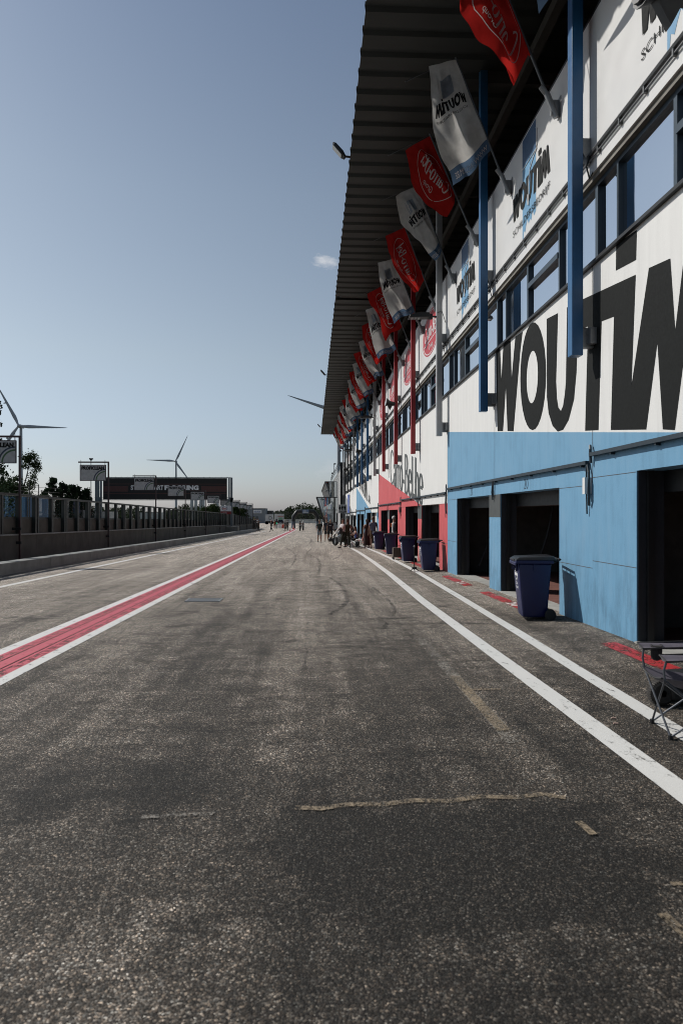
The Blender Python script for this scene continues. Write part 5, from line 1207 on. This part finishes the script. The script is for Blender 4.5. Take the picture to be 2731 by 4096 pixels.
    if dress:
        m = MB(); m.lathe([(.07, 1.43), (.13, 1.38), (.15, 1.28), (.13, 1.10), (.165, .95), (.20, .6), (.23, .22), (.24, .12), (.2, .12)], (0, 0, 0), 'Z', 20); m.v = [(p[0]*1.05, p[1]*.8+.02*math.sin(p[0]*20)*(1.2-p[2] if p[2] < 1 else 0), p[2]) for p in m.v]; put('dress', m.mesh('dress', True), dress)
    if shoes:
        for q in (0, 1):
            hp, kn, an, to = J['leg%d' % q]; v = [an+Vector((0, .01, .0)), an+Vector((0, .02, -.05)), an.lerp(to, .6)+Vector((0, -.0, -.025)), to+Vector((0, -.02, -.01))]
            put('shoe', skinned(v, [(0, 1), (1, 2), (2, 3)], [.046, .046, .044, .036]), shoes)
    hc = sp(1.69)+tv*.012
    if helmet:
        m = MB(); m.ball(sp(1.66)+tv*.02, (.135, .15, .155), 16, 10); put('helmet', m.mesh('helmet', True), helmet)
    elif hair:
        c, st_ = hair; hm = M('hair %.3f %.3f' % (c[0], c[1]), c, .6, var=.3, scale=30); m = MB()
        m.ball(hc+Vector((0, 0, .012))-tv*.012, (.091, .108, .108), 14, 9)
        cut = {'short': .0, 'long': -.05, 'bun': -.02, 'bald': .06}[st_]
        keep = [i for i, f_ in enumerate(m.f) if all((Vector(m.v[q])-hc).dot(tv) < .055+.6*max(0, m.v[q][2]-hc.z-.02) and m.v[q][2] > hc.z-.10+(.05 if st_ == 'short' else 0)+cut*.0 for q in f_)]
        m.f = [m.f[i] for i in keep]
        if st_ == 'long':
            bk = hc-tv*.06; m.tube([bk+Vector((0, 0, .05)), bk+Vector((0, 0, -.1))-tv*.02, bk+Vector((0, 0, -.26))-tv*.03, bk+Vector((0, 0, -.36))-tv*.01], [.06, .085, .085, .03], 10)
        if st_ == 'bun': m.ball(hc-tv*.10+Vector((0, 0, .09)), .05, 10, 7)
        put('hair', m.mesh('hair', True), hm)
    if not helmet:
        m = MB(); sv = Vector((tv.y, -tv.x, 0))
        for q in (-1, 1): m.ball(sp(1.672)+tv*.10+sv*.032*q, .012, 8, 5)
        put('eyes', m.mesh('eyes', True), BLACK)
        m = MB(); c = sp(1.60)+tv*.108; m.tube([c-sv*.022, c+tv*.006, c+sv*.022], .006, 6); put('mouth', m.mesh('mouth', True), M('lips', (.22,.08,.07), .5))
        m = MB(); [m.ball(sp(1.645)+sv*.083*q, (.012, .022, .032), 8, 6) for q in (-1, 1)]; put('ears', m.mesh('ears', True), skin)
    if extra: extra(r, J, X)
    r['k'] = k
    return r, J, X
W_ = lambda r, X, p: wm(r) @ (X @ Vector(p))
DKGREEN = fabric('dark green cotton', (.018,.024,.018)); LTBLUE = fabric('pale blue cotton', (.24,.29,.33)); NAVY = fabric('navy cotton', (.015,.018,.028)); MAR = fabric('maroon black cotton', (.022,.010,.013))
BLKF = fabric('black cotton', (.010,.010,.011)); WPINK = fabric('white pink jersey', (.66,.58,.58)); GREYB = fabric('grey blue cotton', (.13,.14,.20)); BROWN = fabric('brown check cotton', (.17,.10,.055), .6); WINE = fabric('dark wine cloth', (.045,.017,.014))
OLIVE = fabric('olive cotton', (.05,.04,.022)); GREENT = fabric('green black leather', (.022,.028,.016), .5); WHT_S = M('white shoe', (.7,.7,.7), .6); BLK_S = M('black shoe', (.012,.012,.012), .5); PINK_S = M('pink shoe', (.6,.4,.38), .6); BLUET = fabric('blue top', (.05,.08,.26)); LEATH = M('race leathers', (.014,.014,.016), .35, var=.4); WLEA = M('white race leathers', (.55,.55,.54), .45, var=.15)
ORANGE = fabric('orange overall', (.30,.07,.02)); REDCAP = M('red cap', (.5,.02,.03), .6)
person(1278, 53, 3, 'walking man in dark green shirt and pale blue shorts, leftmost of the three strollers', legs=((14, 6), (-12, 16)), arms=((-10, 10), (12, 15)), shirt=DKGREEN, sleeve=.6, bottom=LTBLUE, blen=.85, shoes=BLK_S, turn=-25)
person(1306, 56, 0, 'man in navy shirt and black shorts, half hidden behind the bald man', h=1.82, legs=((-14, 20), (12, 4)), arms=((10, 15), (-10, 10)), shirt=NAVY, sleeve=.55, bottom=BLKF, blen=.9, shoes=BLK_S)
def tee(r, J, X):
    m = MB(); put2d(m, text2d('HSTL', .03), lambda a, b: (-.10+a, -.152, 1.24+b), .20, .055); me = m.mesh('print'); me.transform(X); link('print', me, WLET, r, local=True)
person(1321, 54, -2, 'bald man in maroon black shirt with white letters on the chest', h=1.80, build=1.1, legs=((12, 4), (-10, 10)), arms=((8, 10), (-8, 16)), shirt=MAR, sleeve=.6, bottom=BLKF, blen=.8, shoes=BLK_S, hair=None, extra=tee)
rw, JW, XW = person(1370, 42.2, -65, 'rider in a white and pink jersey with boots, carrying his leathers over the arm', h=1.80, legs=((18, 8), (-16, 14)), arms=((22, 75), (10, 60)), shirt=WPINK, sleeve=.5, bottom=GREENT, blen=1.9, shoes=BLK_S, turn=70)
p = W_(rw, XW, JW['arm0'][2]); jk = thing('race_jacket', tuple(p-Vector((0, 0, .6))), 'white and black leather jacket folded over the arm of the rider', 'jacket')
m = MB(); m.tube([p+Vector((.10, 0, .06)), p+Vector((-.02, -.05, .03)), p+Vector((-.14, -.05, -.14)), p+Vector((-.27, -.05, -.36))], [.05, .085, .075, .05], 12, flat=.7); m.build('sleeve', WLEA, jk, smooth=True)
m = MB(); m.tube([p+Vector((-.25, -.05, -.33)), p+Vector((-.33, -.05, -.45)), p+Vector((-.38, -.05, -.48))], [.05, .055, .04], 10); m.build('cuff', BLACK, jk, smooth=True)
m = MB(); m.tube([p+Vector((.06, -.06, .08)), p+Vector((.09, -.07, -.08)), p+Vector((.10, -.07, -.3)), p+Vector((.11, -.07, -.36))], [.05, .10, .09, .03], 12, flat=.6); m.build('torso', LEATH, jk, smooth=True)
p = W_(rw, XW, JW['arm1'][3]); he = thing('carried_helmet', tuple(p+Vector((-.35, -.12, -.62))), 'round black helmet carried low beside the rider', 'helmet')
q = p+Vector((-.30, -.1, -.5)); MB().ball(q, (.14, .15, .14), 16, 10).build('shell', BLACK, he, smooth=True); m = MB(); m.tube([q+Vector((.05, 0, .12)), p+Vector((-.1, 0, -.1)), p], .006, 6); m.build('strap', BLACK, he)
person(1389, 42.4, 165, 'woman with a hair bun and olive top, walking beside the rider in white', h=1.76, legs=((-14, 14), (16, 6)), arms=((-10, 10), (6, 20)), shirt=OLIVE, sleeve=.2, bottom=GREENT, blen=1.9, shoes=BLK_S, hair=((.10,.055,.03), 'bun'), skin=SKIN2)
def seat_for(px, d, lab, frame, mat, back=True, rz=-75, name='folding_chair', hgt=.45, cat='chair'):
    x, y = at(px, d); g = gz(x, y); r = thing(name, (x, y, g), lab, cat, None, R(rz))
    m = MB()
    for sx in (-.2, .2): m.tube([(sx, -.2, 0), (sx, .18, hgt+.0), (sx, .24, .85 if back else hgt)], .011, 6); m.tube([(sx*.95, .22, 0), (sx*.95, -.17, hgt)], .011, 6)
    m.tube([(-.2, -.2, .02), (.2, -.2, .02)], .01, 6); m.tube([(-.19, .22, .02), (.19, .22, .02)], .01, 6); m.build('frame', frame, r, local=True)
    MB().box(-.21, .21, -.2, .2, hgt, hgt+.025).build('seat' if back else 'top', mat, r, local=True, bevel=.008)
    if back: MB().box(-.21, .21, .22, .245, .62, .86).build('backrest', mat, r, local=True, bevel=.008)
    return r
seat_for(1410, 44.6, 'black folding chair under the seated woman in dark clothes', DARKM, BLKF); seat_for(1426, 43.6, 'black folding chair under the seated girl with the blue top', DARKM, BLKF)
person(1409, 44.6, -78, 'seated woman in dark clothes facing left, behind the girl in blue', h=1.68, legs=((84, 78), (80, 86)), arms=((35, 60), (45, 55)), shirt=BLKF, sleeve=1.6, bottom=BLKF, blen=1.9, shoes=WHT_S, hair=((.03,.018,.012), 'long'), lean=6)
person(1425, 43.6, -80, 'seated girl in a blue top with bare arms, facing left', h=1.62, legs=((82, 70), (78, 95)), arms=((38, 50), (42, 45)), shirt=BLUET, sleeve=.04, bottom=BLKF, blen=1.85, shoes=WHT_S, hair=((.035,.02,.014), 'long'), lean=8)
seat_for(1438, 42.6, 'small white folding table with crossed legs beside the seated girl', GALV, WHITE, False, -80, 'folding_table', .5, 'table'); seat_for(1452, 43.2, 'empty folding chair with a white back behind the woman in the long dress', GALV, WHITE, True, -70)
person(1467, 42.2, 195, 'woman in a long dark wine dress, standing by the empty chair', h=1.74, legs=((3, 2), (-4, 4)), arms=((-6, 6), (4, 10)), dress=WINE, shoes=PINK_S, hair=((.012,.010,.010), 'long'))
rd_, Jd, Xd = person(1492, 40.6, 178, 'man in grey blue shirt and brown shorts next to the farthest bin', h=1.86, build=1.05, legs=((4, 3), (-6, 6)), arms=((-12, 22), (14, 10)), shirt=GREYB, sleeve=.6, bottom=BROWN, blen=.95, shoes=BLK_S, hair=((.10,.06,.035), 'short'))
x, y = at(1457, 42.3); g = gz(x, y)
cb2 = thing('coral_bag', (x, y, g), 'coral pink bag beside the woman in the long dress', 'bag'); m = MB(); m.tube([(x, y, g+.42), (x-.02, y, g+.5), (x-.03, y, g+.62), (x-.02, y, g+.72)], [.06, .14, .12, .05], 12, flat=.6); m.build('sack', M('coral cloth', (.48,.17,.13), .8, var=.3), cb2, smooth=True); m = MB(); m.tube([(x-.02, y, g+.7), (x+.05, y, g+.85), (x+.12, y, g+.9)], .012, 6); m.build('strap', M('coral cloth', (.48,.17,.13), .8), cb2)
x, y = at(1405, 43.0); g = gz(x, y)
pb = thing('plastic_bag', (x, y, g), 'crumpled white plastic bag on the ground in front of the seated pair', 'bag'); m = MB(); m.tube([(x, y, g+.0), (x+.02, y, g+.12), (x-.03, y, g+.26), (x+.03, y, g+.36)], [.12, .16, .12, .03], 9); m.build('sack', M('white film', (.65,.67,.68), .4, var=.3, scale=14), pb); m = MB(); m.tube([(x-.02, y, g+.33), (x-.06, y, g+.44), (x+.04, y, g+.45), (x+.05, y, g+.34)], .012, 5); m.build('handle', WHITE, pb)
x, y = at(1399, 42.9); g = gz(x, y); gb2 = thing('green_bottle', (x, y, g), 'green bottle standing left of the white plastic bag', 'bottle'); MB().lathe([(0, 0), (.05, 0), (.05, .22), (.018, .3), (.018, .36), (0, .36)], (x, y, g), 'Z', 12).build('bottle', M('green glass', (.03,.25,.10), .2), gb2, smooth=True); MB().lathe([(0, .36), (.022, .36), (.022, .385), (0, .385)], (x, y, g), 'Z', 10).build('cap', WHITE, gb2)
x, y = at(1430, 42.8); g = gz(x, y); rk = thing('rucksack', (x, y, g), 'small dark grey rucksack on the ground under the folding table', 'bag'); MB().box(x-.16, x+.12, y-.1, y+.12, g, g+.4).build('body', M('grey nylon', (.06,.065,.07), .7), rk, bevel=.06, seg=3, smooth=True); MB().box(x-.1, x+.06, y-.14, y-.09, g+.05, g+.22).build('pocket', BLKF, rk, bevel=.02)
# rider half hidden in the red garage doorway
rr_, Jr, Xr_ = person(1577, 34.6, 75, 'rider in white and orange suit, half hidden in the red garage doorway', h=1.80, legs=((6, 4), (-8, 6)), arms=((20, 40), (-5, 20)), shirt=WLEA, sleeve=1.9, bottom=LEATH, blen=1.9, shoes=BLK_S, hair=((.55,.55,.54), 'short'), xy=(4.12, 34.5))
m = MB(); m.box(-.17, .17, .10, .16, 1.24, 1.44); m.box(-.10, .10, .10, .14, .80, .95); me = m.mesh('panel', bevel=.03); me.transform(Xr_); link('panel', me, M('orange leather', (.65,.14,.03), .45), rr_, local=True)
m = MB(); m.box(-.20, .20, -.16, .02, 1.02, 1.40); me = m.mesh('vest', bevel=.05); me.transform(Xr_); link('vest', me, LEATH, rr_, local=True)
# far figures
fp = 'distant people at the pit exit'
person(1085, 108, -60, 'distant person in dark clothes with a red cap, walking by the pit wall', legs=((20, 8), (-18, 20)), arms=((20, 30), (-14, 20)), shirt=BLKF, sleeve=1.8, bottom=BLKF, blen=1.9, shoes=BLK_S, hair=((.5,.02,.03), 'short'))
person(1099, 142, 10, 'distant marshal in an orange overall behind the traffic light', shirt=ORANGE, sleeve=1.9, bottom=ORANGE, blen=1.9, shoes=BLK_S)
person(1141, 119, -100, 'distant person in dark clothes with raised forearm, left of the pair', arms=((30, 70), (10, 20)), legs=((6, 4), (-8, 10)), shirt=NAVY, sleeve=.8, bottom=BLKF, blen=1.8, shoes=BLK_S)
person(1149, 118, 20, 'distant person in grey jacket and dark trousers, right of the pair', h=1.84, legs=((5, 2), (-5, 4)), shirt=M('grey jacket', (.10,.10,.095), .8), sleeve=1.9, bottom=BLKF, blen=1.9, shoes=BLK_S)
for px, d, dy, l, c in ((999, 113, .0, 'dark figure with a white sleeve leaning on the pit wall, leftmost of four', BLKF), (1012, 116, .0, 'dark figure on the pit wall kerb holding the pit board', NAVY), (1027, 120, .0, 'figure in a pale shirt on the pit wall kerb', WHITE)):
    person(px, d, 90, l, legs=((8, 14), (-6, 6)), arms=((40, 50), (30, 60)), shirt=c, sleeve=1.7, bottom=BLKF, blen=1.9, shoes=BLK_S, lean=10, xy=(-9.72, at(px, d)[1]), lift=.37)
person(1034, 112, 80, 'brownish figure standing on the asphalt before the pit wall, rightmost of four', shirt=M('brown jacket', (.06,.035,.022), .8), sleeve=1.8, bottom=BLKF, blen=1.9, shoes=BLK_S)
pbx, pby = -9.75, at(1016, 114)[1]; pbd = thing('pit_board', (pbx, pby, hz(2085, 114)), 'small yellowish pit board held up above the pit wall', 'board'); MB().box(pbx-.15, pbx+.15, pby-.02, pby+.02, hz(2081, 114), hz(2069, 114)).build('board', M('yellow board', (.30,.27,.10), .6), pbd); MB().box(pbx-.015, pbx+.015, pby-.015, pby+.015, hz(2096, 114), hz(2081, 114)).build('handle', DARKM, pbd)
# ================================================================= MOTORCYCLES, CAR, CONES, LIGHT
def motorbike(px, d, rz, lab, body, lx=None):
    x, y = at(px, d); g = gz(x, y); r = thing('motorcycle', (x, y, g), lab, 'motorcycle', None, R(rz))
    for yy, w in ((-.70, .06), (.70, .09)):
        m = MB(); m.lathe([(.2, -w), (.27, -w), (.305, -w*.6), (.315, 0), (.305, w*.6), (.27, w), (.2, w)], (0, yy, .315), 'X', 24); wo = m.build('tyre', RUBBER, r, smooth=True, local=True)
        m = MB(); m.lathe([(0, -.03), (.05, -.03), (.21, -.02), (.21, .02), (.05, .03), (0, .03)], (0, yy, .315), 'X', 16); m.build('rim', GALV, wo, local=True)
    m = MB(); m.tube([(0, -.95, .95), (0, -.78, .92), (0, -.45, .75), (0, .0, .62), (0, .25, .6)], [.08, .19, .23, .2, .12], 14); m.build('fairing', body, r, smooth=True, local=True)
    m = MB(); m.tube([(0, -.25, .9), (0, .05, .92), (0, .25, .8)], [.1, .16, .12], 12); m.build('tank', body, r, smooth=True, local=True)
    m = MB(); m.tube([(0, .15, .82), (0, .5, .86), (0, .95, 1.0)], [.1, .12, .05], 10, flat=.5); m.build('seat', BLACK, r, smooth=True, local=True)
    m = MB(); m.tube([(-.36, -.38, .98), (-.12, -.52, .98), (.12, -.52, .98), (.36, -.38, .98)], .016, 6); m.tube([(-.07, -.5, .95), (-.07, -.7, .32)], .028, 6); m.tube([(.07, -.5, .95), (.07, -.7, .32)], .028, 6); m.build('handlebar', DARKM, r, local=True)
    m = MB(); m.prism([(-.14, -.93, 1.0), (.14, -.93, 1.0), (.12, -.72, 1.22), (-.12, -.72, 1.22)], (0, .012, .012)); m.build('windscreen', BLACK, r, local=True)
    for q in (-.08, .08): MB().ball((q, -.985, .94), (.05, .02, .035), 10, 6).build('headlight', LENS, r, smooth=True, local=True)
    m = MB(); m.tube([(.12, .0, .35), (.17, .4, .42), (.19, .85, .6)], [.03, .05, .055], 10); m.build('exhaust', GALV, r, local=True); m = MB(); m.box(-.13, .13, -.3, .25, .25, .6); m.tube([(0, .2, .42), (0, .7, .32)], .04, 6); m.build('engine', DARKM, r, local=True)
    return x, y
x, y = motorbike(1200, 118, 4, 'black motorcycle coming down the lane, ridden by the person all in black', LEATH); person(1200, 118, 4, 'rider all in black sitting on the nearer motorcycle', legs=((65, 105), (65, 105)), arms=((50, 25), (50, 25)), lean=28, shirt=LEATH, sleeve=1.95, bottom=LEATH, blen=1.95, shoes=BLK_S, helmet=BLACK, xy=(x, y+.35), lift=.33)
x, y = motorbike(1212, 123, -4, 'motorcycle ridden by the person with the white helmet, just behind the black one', M('grey fairing', (.2,.2,.2), .4)); person(1212, 123, -4, 'rider with a white helmet and white sleeves on the second motorcycle', legs=((65, 105), (65, 105)), arms=((50, 25), (50, 25)), lean=25, shirt=WLEA, sleeve=1.95, bottom=LEATH, blen=1.95, shoes=BLK_S, helmet=WHITE, xy=(x, y+.35), lift=.33)
motorbike(1363, 45.5, 30, 'parked dark motorcycle behind the rider in white, only its front in view', M('silver black fairing', (.05,.055,.07), .3))
def car():
    x, y = at(1122, 200); g = gz(x, y); r = thing('hatchback_car', (x, y, g), 'dark hatchback seen from behind near the pit exit', 'car')
    CARB = M('car paint', (.05,.055,.06), .25, .4); m = MB()
    m.hexa([(-.88,0,.3),(.88,0,.3),(.88,4,.3),(-.88,4,.3),(-.88,.02,.92),(.88,.02,.92),(.86,4,.8),(-.86,4,.8)]); bo = None
    m.v = [(p[0]+x, p[1]+y, p[2]+g) for p in m.v]; m.build('body', CARB, r, bevel=.08, seg=3, smooth=True)
    m = MB(); m.hexa([(-.86,.05,.9),(.86,.05,.9),(.84,2.9,.86),(-.84,2.9,.86),(-.62,.5,1.46),(.62,.5,1.46),(.6,1.9,1.44),(-.6,1.9,1.44)]); m.v = [(p[0]+x, p[1]+y, p[2]+g) for p in m.v]; m.build('cabin', M('car glass', (.01,.012,.014), .08), r, bevel=.05, seg=3, smooth=True)
    m = MB(); m.box(x-.6, x+.6, y+.55, y+1.9, g+1.44, g+1.48); m.build('roof', CARB, r, bevel=.015)
    for sx in (-1, 1):
        MB().box(x+sx*.66, x+sx*.87, y-.03, y+.05, g+.72, g+.9).build('tail_light', M('tail light', (.35,.02,.02), .3), r)
        for yy in (.75, 3.2): MB().lathe([(0, -.1), (.27, -.1), (.31, -.07), (.31, .07), (.27, .1), (0, .1)], (x+sx*.8, y+yy, g+.31), 'X', 16).build('wheel', RUBBER, r, smooth=True)
    MB().box(x-.26, x+.26, y-.035, y, g+.5, g+.61).build('number_plate', WHITE, r); MB().box(x-.86, x+.86, y-.06, y+.05, g+.28, g+.46).build('bumper', DARKM, r, bevel=.03)
car()
x, y = at(1118, 150); g = gz(x, y); sb = thing('slatted_barrier', (x, y, g), 'low white slatted barrier in front of the dark car', 'barrier'); m = MB()
for q in range(5): m.box(x-.85, x+.55, y, y+.06, g+.12+q*.2, g+.24+q*.2)
m.build('slat', WHITE, sb); m = MB(); [m.box(x+a-.04, x+a+.04, y+.06, y+.12, g, g+1.1) for a in (-.75, 0, .5)]; m.build('post', DARKM, sb)
x, y = at(1131.5, 148); g = gz(x, y); ob = thing('orange_block', (x, y, g), 'bright orange barrier block right of the white slats', 'barrier'); MB().box(x-.22, x+.26, y, y+.3, g+.05, g+.82).build('block', M('orange plastic', (.75,.06,.025), .5), ob, bevel=.05); MB().box(x-.26, x+.3, y-.03, y+.33, g, g+.12).build('foot', DARKM, ob)
x, y = at(1106.5, 140); g = gz(x, y); tl_ = thing('traffic_light', (x, y, g), 'black traffic light on a pole with a green lamp lit', 'traffic light'); MB().tube([(x, y, g), (x, y, g+1.2)], .05, 8).build('pole', DARKM, tl_); MB().box(x-.14, x+.14, y-.1, y+.1, g+.95, g+2.05).build('housing', BLACK, tl_, bevel=.03)
def lampm(n, c, e):
    m, nt, N, L = nodes(n); p = principled(nt, c, .4); p.inputs['Emission Color'].default_value = (*c, 1); p.inputs['Emission Strength'].default_value = e; finish(nt, p.outputs[0]); return m
for zz, mt in ((1.85, M('dead lens', (.05,.01,.01), .3)), (1.55, M('dead lens amber', (.05,.03,.01), .3)), (1.2, lampm('green lamp', (.1,.9,.5), 1.0))):
    MB().lathe([(0, 0), (.09, .0), (.09, .03), (0, .04)], (x, y-.13, g+zz), 'Y', 14).build('lens', mt, tl_)
def cone(px, d, hh, lab):
    x, y = at(px, d); g = gz(x, y); r = thing('traffic_cone', (x, y, g), lab, 'cone'); CR = M('cone red', (.65,.06,.03), .5)
    m = MB(); w = hh*.26; m.box(x-w, x+w, y-w, y+w, g, g+.04); m.build('base', CR, r, bevel=.01); R0 = hh*.2; rad = lambda t: R0*(1-t)+.03*t
    for a, b, mt, n in ((.04, .3, CR, 'cone_body'), (.3, .5, WHITE, 'white_band'), (.5, .68, CR, 'red_band'), (.68, .84, WHITE, 'white_band'), (.84, 1, CR, 'tip')):
        MB().lathe([(rad(a), g+hh*a), (rad(b), g+hh*b)] + ([(0, g+hh)] if b == 1 else []), (x, y, 0), 'Z', 16).build(n, mt, r, smooth=True)
cone(1173.5, 141, 1.0, 'tall red and white traffic cone at the foot of the arch'); cone(1159.5, 117, .52, 'small orange cone on the lane beside the end of the red stripe')
# ================================================================= LIGHT, SKY, CAMERA
SUN = Vector((-1, .57, 1.08)).normalized()
sun = bpy.data.lights.new('sun', 'SUN'); sun.energy = 4.75; sun.angle = R(.53); sun.color = (1, .955, .89)
so3 = bpy.data.objects.new('sun', sun); col.objects.link(so3); so3.rotation_euler = (-SUN).to_track_quat('-Z', 'Y').to_euler(); so3.location = (-30, 20, 60)
w = bpy.data.worlds.new('World'); sc.world = w; w.use_nodes = True; nt = w.node_tree; nt.nodes.clear(); N = nt.nodes.new; L = nt.links.new
sky = N('ShaderNodeTexSky'); sky.sky_type = 'NISHITA'; sky.sun_disc = False; sky.sun_elevation = math.asin(SUN.z); sky.sun_rotation = math.atan2(SUN.x, SUN.y)
sky.altitude = 50; sky.air_density = 1.0; sky.dust_density = 1.1; sky.ozone_density = 2.0
hs = N('ShaderNodeHueSaturation'); hs.inputs['Saturation'].default_value = .66; L(sky.outputs[0], hs.inputs['Color'])
tc = N('ShaderNodeTexCoord')
def cloud(px, py, wx, wz, seed, amt):
    u, v = (px-1365.5)/F, (2057-py)/F; dv = Vector((u*CT+ST, CT-u*ST, v)).normalized()
    sb_ = N('ShaderNodeVectorMath'); sb_.operation = 'SUBTRACT'; L(tc.outputs['Generated'], sb_.inputs[0]); sb_.inputs[1].default_value = dv
    mp = N('ShaderNodeMapping'); mp.inputs['Scale'].default_value = (1/wx, 1/wx, 1/wz); L(sb_.outputs[0], mp.inputs['Vector'])
    ln = N('ShaderNodeVectorMath'); ln.operation = 'LENGTH'; L(mp.outputs[0], ln.inputs[0])
    n = N('ShaderNodeTexNoise'); n.inputs['Scale'].default_value = 1.5; n.inputs['Detail'].default_value = 8; n.inputs['Roughness'].default_value = .6; n.noise_dimensions = '4D'; n.inputs['W'].default_value = seed; L(mp.outputs[0], n.inputs['Vector'])
    k = math_node(nt, 'SUBTRACT', math_node(nt, 'MULTIPLY_ADD', n.outputs['Fac'], 2.2, -.35), ln.outputs['Value'])
    k = math_node(nt, 'MULTIPLY', math_node(nt, 'MULTIPLY', k, 1.5, clamp=True), amt); return k
cl = cloud(1300, 1047, .032, .012, 3.1, .75)
cl2 = cloud(1350, 2320-450, .05, .02, 7.7, .22)
sz = N('ShaderNodeSeparateXYZ'); L(tc.outputs['Generated'], sz.inputs[0])
deep = ramp(nt, sz.outputs[2], [(0, (.93,.97,1.17)), (.06, (.96,1.0,1.10)), (.22, (1.02,1.05,1.02)), (.42, (.92,.99,1.0)), (.6, (.74,.84,.93)), (1, (.5,.58,.66))])
base = mixc(nt, 1, hs.outputs[0], deep, 'MULTIPLY')
base = mixc(nt, math_node(nt, 'MAXIMUM', cl, cl2), base, (7.4, 7.6, 8.0))
bgn = N('ShaderNodeBackground'); bgn.inputs['Strength'].default_value = .088; L(base, bgn.inputs['Color']); wo = N('ShaderNodeOutputWorld'); L(bgn.outputs[0], wo.inputs['Surface'])
cam = bpy.data.cameras.new('camera'); cam.lens = 24; cam.sensor_width = 36; cam.sensor_height = 36; cam.sensor_fit = 'AUTO'; cam.clip_start = .05; cam.clip_end = 6000
cam.shift_y = 9/4096; cam.dof.use_dof = True; cam.dof.focus_distance = 24; cam.dof.aperture_fstop = 3.2
co_ = bpy.data.objects.new('camera', cam); col.objects.link(co_); co_.location = (0, 0, EYE); co_.rotation_euler = (R(90), 0, -TH); sc.camera = co_
sc.view_settings.view_transform = 'Standard'; sc.view_settings.look = 'None'; sc.view_settings.exposure = 0; sc.view_settings.gamma = 1; sc.view_settings.use_curve_mapping = False
sc.cycles.max_bounces = 6; sc.cycles.transparent_max_bounces = 24; sc.cycles.diffuse_bounces = 3; sc.cycles.glossy_bounces = 3; sc.cycles.caustics_reflective = False; sc.cycles.caustics_refractive = False
sc.cycles.use_denoising = True; sc.cycles.filter_width = 1.0; sc.render.filter_size = 1.0
